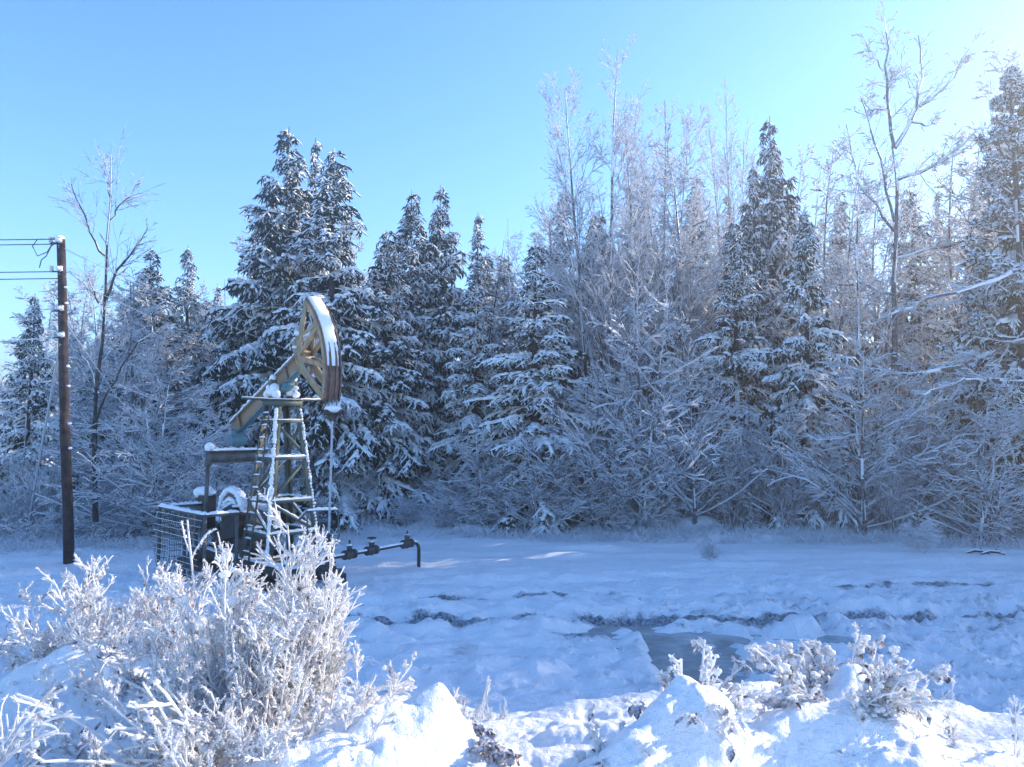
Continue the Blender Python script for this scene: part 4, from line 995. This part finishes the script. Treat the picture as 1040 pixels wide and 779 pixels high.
# ------------------------------------------------------------------ foreground frosted plants
M['drystem'] = mat('dry_stem', (0.42, 0.34, 0.28), 0.8, var=(0.85, 0.84, 0.85), scale=30)
ST = [M['drystem'], M['frostnear']]
def spikes(g, P, Rr, n, L=0.013):
    Pn, Rn = grow(P, Rr, n, 0.02, 1.0, 1.05, lambda t: L+0*t, K=2, up=0.0, wander=0.05, rf=0.3, tipr=0.25, rmin=0.0014, angj=0.5, lenj=0.5, rmax=0.0022)
    tubes(g, Pn, Rn, 3, 0, 1, sides=1)
def weed(name, label, px, py, Y, H, n, spread, lean, seed, sub=(11, 5), fr=0.0045, leafn=0, snowy=0.0, droop=0.0, group=None, cat='plant', bend=0.06, spk=5, heads=0, stemlean=None, zoff=0.0, sp2=0.5, clump=1.0):
    global rng; rng = np.random.default_rng(seed)
    p = at(px, py, Y); z = gz(p.x, Y)+zoff
    root = thing(name, label, cat, (p.x, Y, z), group=group)
    tr, trr = stems(n, H, spread, lean, K=11, r0=fr*1.25, wander=bend, up=-droop, hj=0.55, tip=0.65)
    if stemlean is not None: tr[:, :, 0] += stemlean*tr[:, :, 2]
    trr = trr*(1+0.25*rng.uniform(-1, 1, trr.shape))
    g = GB(); tubes(g, tr, trr, 5, fr*0.8, 1, sides=0.82)
    P1, R1 = grow(tr, trr, sub[0], 0.22, 1.0, 0.62, 0.30, K=7, up=0.03-droop*0.8, wander=0.10, rf=0.8, tipr=0.75, rmin=fr*0.75, lenj=0.5)
    tubes(g, P1, R1*(1+.3*rng.uniform(-1, 1, R1.shape)), 5, fr*1.3, 1, sides=0.92)
    P2, R2 = grow(P1, R1, sub[1], 0.15, 1.0, sp2, 0.42, K=5, up=0.03-droop, wander=0.14, rf=0.85, tipr=0.8, rmin=fr*0.65, lenj=0.5)
    tubes(g, P2, R2*(1+.3*rng.uniform(-1, 1, R2.shape)), 4, fr*1.3, 1, sides=1)
    if spk: spikes(g, P2, R2, spk, fr*2.6); spikes(g, P1, R1, spk*2, fr*2.6)
    if snowy or heads:
        allp = np.concatenate([P1[:, 2:].reshape(-1, 3), P2.reshape(-1, 3), tr[:, 4:].reshape(-1, 3)])
        k = int(snowy*1000)
        if k:
            c = allp[rng.integers(0, len(allp), k)]+rng.normal(size=(k, 3))*0.004
            blobs(g, c, np.minimum(clump*fr*rng.gamma(1.5, 0.55, k)+fr*0.6, 0.022*clump), 1, 1, 0.75, 0.22)
        if heads:
            c = tr[rng.permutation(n)[:heads], -1]; blobs(g, c, rng.uniform(0.022, 0.036, len(c)), 1, 2, 1.15, 0.12)
    g.build('stem', ST, root, smooth=True)
    if leafn:
        g = GB(); src = P1 if len(P1) else tr; i = rng.integers(0, len(src), leafn); t = rng.random(leafn); c, d, r = along(src, R1, i, t)
        dr = nrm(rng.normal(size=(leafn, 3))*0.7+np.array([0, 0, -0.9])); L, _ = shoot(c, dr, rng.uniform(0.03, 0.07, leafn), r, 4, -0.1, 0.3, 1, 1, 0.003)
        W = rng.uniform(0.008, 0.017, (leafn, 1))*np.array([0.3, 1, 1, 0.15]); T, sd, up = frames(L)
        A_ = L+sd*W[..., None]+up*(W*0.6)[..., None]; B_ = L-sd*W[..., None]+up*(W*0.6)[..., None]
        V = np.stack([A_, L, B_], 2); a = np.arange(leafn)[:, None, None]*12; k = np.arange(3)[None, :, None]*3; j = np.arange(2)[None, None]
        g.add(V, np.stack([a+k+j, a+k+j+1, a+k+4+j, a+k+3+j], -1).reshape(-1, 4), 0)
        g.build('dead_foliage', [M['leaf']], root)
    return root
# main sunlit bush: several plants growing together, each a thing one could lift out
B_ = 'bush'
weed('frosted_bush', 'large sunlit hoar-frosted bush, the brightest, in front of the pumpjack', 262, 765, 4.30, 0.78, 34, 0.30, 0.34, 101, sub=(13, 7), fr=0.0046, leafn=160, snowy=1.6, cat=B_, bend=0.05)
weed('frosted_bush', 'tall frosted stalks with round snowy seed heads rising left of the brightest bush', 220, 760, 4.25, 1.10, 10, 0.10, 0.07, 102, sub=(6, 3), fr=0.0058, snowy=0.25, cat=B_, heads=6, bend=0.015, stemlean=-0.08)
weed('frosted_bush', 'dense sunlit frosted bush on the right flank of the brightest one, leaning to the well', 314, 765, 4.40, 1.04, 18, 0.12, 0.09, 103, sub=(12, 7), fr=0.0048, leafn=80, snowy=0.9, cat=B_, stemlean=0.0, bend=0.025)
weed('frosted_bush', 'drooping frosted bush hanging with icicle-like twigs right of the brightest bush', 350, 735, 4.3, 0.52, 34, 0.20, 0.75, 104, sub=(12, 7), fr=0.0050, leafn=60, snowy=1.0, cat=B_, droop=0.13)
weed('frosted_bush', 'shaded leafy bush behind and left of the brightest one, brown leaves under snow', 122, 705, 5.1, 0.70, 46, 0.46, 0.42, 105, sub=(13, 7), fr=0.0046, leafn=420, snowy=1.4, cat=B_)
weed('frosted_bush', 'bushy frosted thicket between the shaded leafy bush and the brightest bush', 180, 745, 4.7, 0.66, 44, 0.42, 0.50, 106, sub=(13, 7), fr=0.0046, leafn=260, snowy=1.6, cat=B_)
weed('frosted_bush', 'pale frosted bush at the far left edge above the drooping branches', 15, 735, 4.9, 0.42, 36, 0.50, 0.65, 107, sub=(12, 6), fr=0.0044, leafn=200, snowy=1.2, cat=B_, droop=0.02)
weed('frosted_bush', 'low leafy branches drooping over the snow in the bottom left corner', 45, 790, 3.9, 0.85, 30, 0.35, 1.05, 108, sub=(14, 6), fr=0.0050, leafn=420, snowy=1.4, cat=B_, droop=0.06)
weed('frosted_bush', 'arching sunlit stems with seed heads in front of the shaded leafy bush', 225, 800, 3.8, 0.80, 18, 0.14, 0.85, 109, sub=(6, 4), fr=0.0058, snowy=0.5, cat=B_, droop=0.07, heads=6, stemlean=-0.35, leafn=120)
weed('frosted_bush', 'low sunlit tangle of frosted twigs at the foot of the brightest bush', 265, 800, 3.85, 0.55, 54, 0.42, 0.60, 110, sub=(12, 7), fr=0.0046, snowy=1.2, cat=B_, leafn=120)
weed('frosted_bush', 'frosted twigs leaning left between the brightest bush and the corner branches', 140, 800, 3.9, 0.58, 34, 0.36, 0.80, 111, sub=(12, 6), fr=0.0046, snowy=0.9, cat=B_, leafn=240)
# middle
weed('frosted_grass_tuft', 'low fuzzy tuft of frosted stems behind the snow cone', 425, 700, 4.7, 0.30, 40, 0.36, 0.65, 112, sub=(7, 4), fr=0.0042, snowy=0.7, cat='grass tuft', droop=0.03)
weed('frosted_grass_tuft', 'small frosted tuft on the left shoulder of the snow cone', 385, 715, 4.6, 0.24, 24, 0.20, 0.7, 113, sub=(7, 4), fr=0.0042, snowy=0.6, cat='grass tuft', droop=0.04)
weed('frosted_grass_tuft', 'frosted tuft right behind the snow cone', 470, 690, 4.9, 0.26, 26, 0.20, 0.6, 114, sub=(7, 4), fr=0.004, snowy=0.4, cat='grass tuft')
weed('frosted_weed', 'airy frosted weed standing alone in blue shade right of the brightest bush', 372, 668, 5.6, 0.40, 3, 0.03, 0.2, 115, sub=(10, 5), fr=0.0035, cat='weed', spk=3)
weed('dry_stalk', 'pair of slender frosted stalks right of the snow cone', 484, 710, 5.0, 0.46, 3, 0.03, 0.12, 116, sub=(3, 2), fr=0.0052, cat='weed', stemlean=0.22, bend=0.02, snowy=.08)
weed('dry_stalk', 'thin branched frosted weed just right of the paired slender stalks', 506, 705, 5.0, 0.34, 3, 0.04, 0.3, 117, sub=(6, 3), fr=0.0034, cat='weed', bend=0.03)
weed('dead_plant', 'dark leafy plant poking from the right side of the snow cone', 474, 768, 3.85, 0.20, 14, 0.07, 0.9, 118, sub=(5, 3), fr=0.0042, leafn=700, snowy=0.15, cat='plant', droop=0.08, zoff=0.12)
weed('frosted_weed', 'small frosted twig at the bottom edge right of the snow cone', 527, 790, 3.55, 0.16, 5, 0.03, 0.4, 119, sub=(8, 4), fr=0.0045, cat='weed', snowy=.1)
# right heap
weed('dry_stalk', 'single thick frosted stalk standing upright on the larger right heap', 692, 740, 3.85, 0.52, 1, 0.005, 0.02, 120, sub=(14, 0) if False else (16, 2), fr=0.0075, cat='weed', bend=0.012, snowy=.16, sp2=0.3)
weed('frosted_bush', 'frosted stems drooping right from the larger right heap', 716, 740, 3.85, 0.46, 20, 0.08, 0.55, 121, sub=(9, 4), fr=0.0060, leafn=220, snowy=0.7, cat=B_, droop=0.10, stemlean=0.35)
weed('frosted_bush', 'short upright frosted sprigs right of the lone thick stalk', 738, 745, 3.8, 0.32, 7, 0.04, 0.3, 122, sub=(8, 4), fr=0.0058, leafn=80, snowy=0.4, cat=B_)
weed('frosted_bush', 'rounded leafy bush loaded with snow on the right side of the bank', 850, 745, 4.1, 0.42, 50, 0.24, 0.5, 123, sub=(11, 6), fr=0.0048, leafn=420, snowy=2.6, cat=B_, droop=0.10, clump=1.6)
weed('frosted_bush', 'low snowy twigs joining the two heaps at the right', 790, 755, 3.9, 0.26, 24, 0.20, 0.8, 124, sub=(8, 4), fr=0.0052, leafn=160, snowy=1.6, clump=1.5, cat=B_, droop=0.05)
weed('frosted_bush', 'fluffy frost-covered clump at the bottom edge left of the larger right heap', 628, 775, 3.6, 0.26, 22, 0.13, 0.7, 125, sub=(8, 5), fr=0.0060, leafn=90, snowy=1.4, cat=B_)
weed('frosted_bush', 'low frosted clump at the bottom edge under the larger right heap', 690, 800, 3.35, 0.20, 26, 0.22, 0.8, 126, sub=(8, 5), fr=0.0055, leafn=120, snowy=1.4, cat=B_)
weed('frosted_bush', 'sprig with dead brown leaves at the right end of the rounded leafy bush', 893, 740, 4.1, 0.28, 12, 0.05, 0.35, 127, sub=(7, 4), fr=0.0052, leafn=260, snowy=0.7, cat=B_, clump=1.4, droop=0.06)
weed('frosted_bush', 'sparse twiggy weeds in the bottom right corner', 1000, 785, 3.9, 0.42, 10, 0.30, 0.5, 128, sub=(8, 4), fr=0.0034, leafn=60, cat=B_, spk=3)
for i, (px, py, Y, H, lab) in enumerate([(728, 672, 6.6, 0.36, 'thin forked weed standing in front of the frozen puddle'), (1030, 672, 7.2, 0.30, 'pair of thin stalks near the right edge on the open snow'), (958, 645, 9.0, 0.42, 'thin stalk on the open snow above the rounded leafy bush'),
    (705, 705, 5.2, 0.22, 'tiny weed sprig behind the larger right heap'), (790, 720, 5.0, 0.28, 'thin frosted weed in the gap between the two right heaps'), (925, 745, 4.6, 0.34, 'fine bare weed right of the rounded leafy bush'), (975, 735, 4.8, 0.40, 'fine leaning weed between the leafy bush and the right corner'), (590, 745, 4.6, 0.16, 'tiny twig in the hollow between the snow cone and the right heap'), (948, 728, 5.0, 0.3, 'faint bent stalk right of the leafy bush')]):
    weed('dry_stalk', lab, px, py, Y, H, 3, 0.03, 0.25, 140+i, sub=(4, 3), fr=0.0028, cat='weed', bend=0.04, spk=2)
# weeds at the forest edge that stand out
for i, (px, py, lab) in enumerate([(722, 566, 'dark dead weed on the snow below the forest edge'), (936, 560, 'small frosted sapling at the snow edge under the right forest'), (703, 532, 'reddish dry weed at the forest edge right of centre')]):
    p = gp(px, py, 0.1); plant('shrub', (p.x, p.y, gz(p.x, p.y)), 0.18+0.10*(i == 1), i*1.3, lab, 'weed')
# fallen twigs poking out of the far snow
for i, (px, py) in enumerate([(992, 559), (1008, 561)]):
    p = gp(px, py, 0.1); z = gz(p.x, p.y); m = MB(); m.tube([(-0.25, 0, 0.03), (-0.05, 0.03, 0.08), (0.12, 0, 0.07), (0.28, -0.02, 0.02)], [0.02, .03, .025, .012], 6, cap=0.02); m.tube([(0, 0, 0.07), (0.14, 0.05, 0.14)], [.015, .008], 5)
    o = m.done('fallen_branch', [M['bark'], SN]); o.location = (p.x, p.y, z); tag(o, ['dark fallen branch in the snow at the right, the left of two', 'dark fallen branch in the snow at the right, the right of two'][i], 'branch')
# ------------------------------------------------------------------ haze
g = GB(); x0, x1, y0, y1, z0, z1 = -260, 260, -40, 240, -1.5, 21.5
V = [(x0, y0, z0), (x1, y0, z0), (x1, y1, z0), (x0, y1, z0), (x0, y0, z1), (x1, y0, z1), (x1, y1, z1), (x0, y1, z1)]
g.add(V, [(0, 3, 2, 1), (4, 5, 6, 7), (0, 1, 5, 4), (1, 2, 6, 5), (2, 3, 7, 6), (3, 0, 4, 7)], 0)
hm = bpy.data.materials.new('haze_air'); hm.use_nodes = True; hn = hm.node_tree; hn.nodes.clear()
ho = hn.nodes.new('ShaderNodeOutputMaterial'); hv = hn.nodes.new('ShaderNodeVolumePrincipled')
hv.inputs['Color'].default_value = (0.95, 0.97, 1.0, 1); hv.inputs['Density'].default_value = 0.0050; hv.inputs['Anisotropy'].default_value = 0.75
hn.links.new(hv.outputs[0], ho.inputs['Volume'])
tag(g.build('haze', [hm]), 'thin pale winter haze in the air', 'haze', kind='stuff')
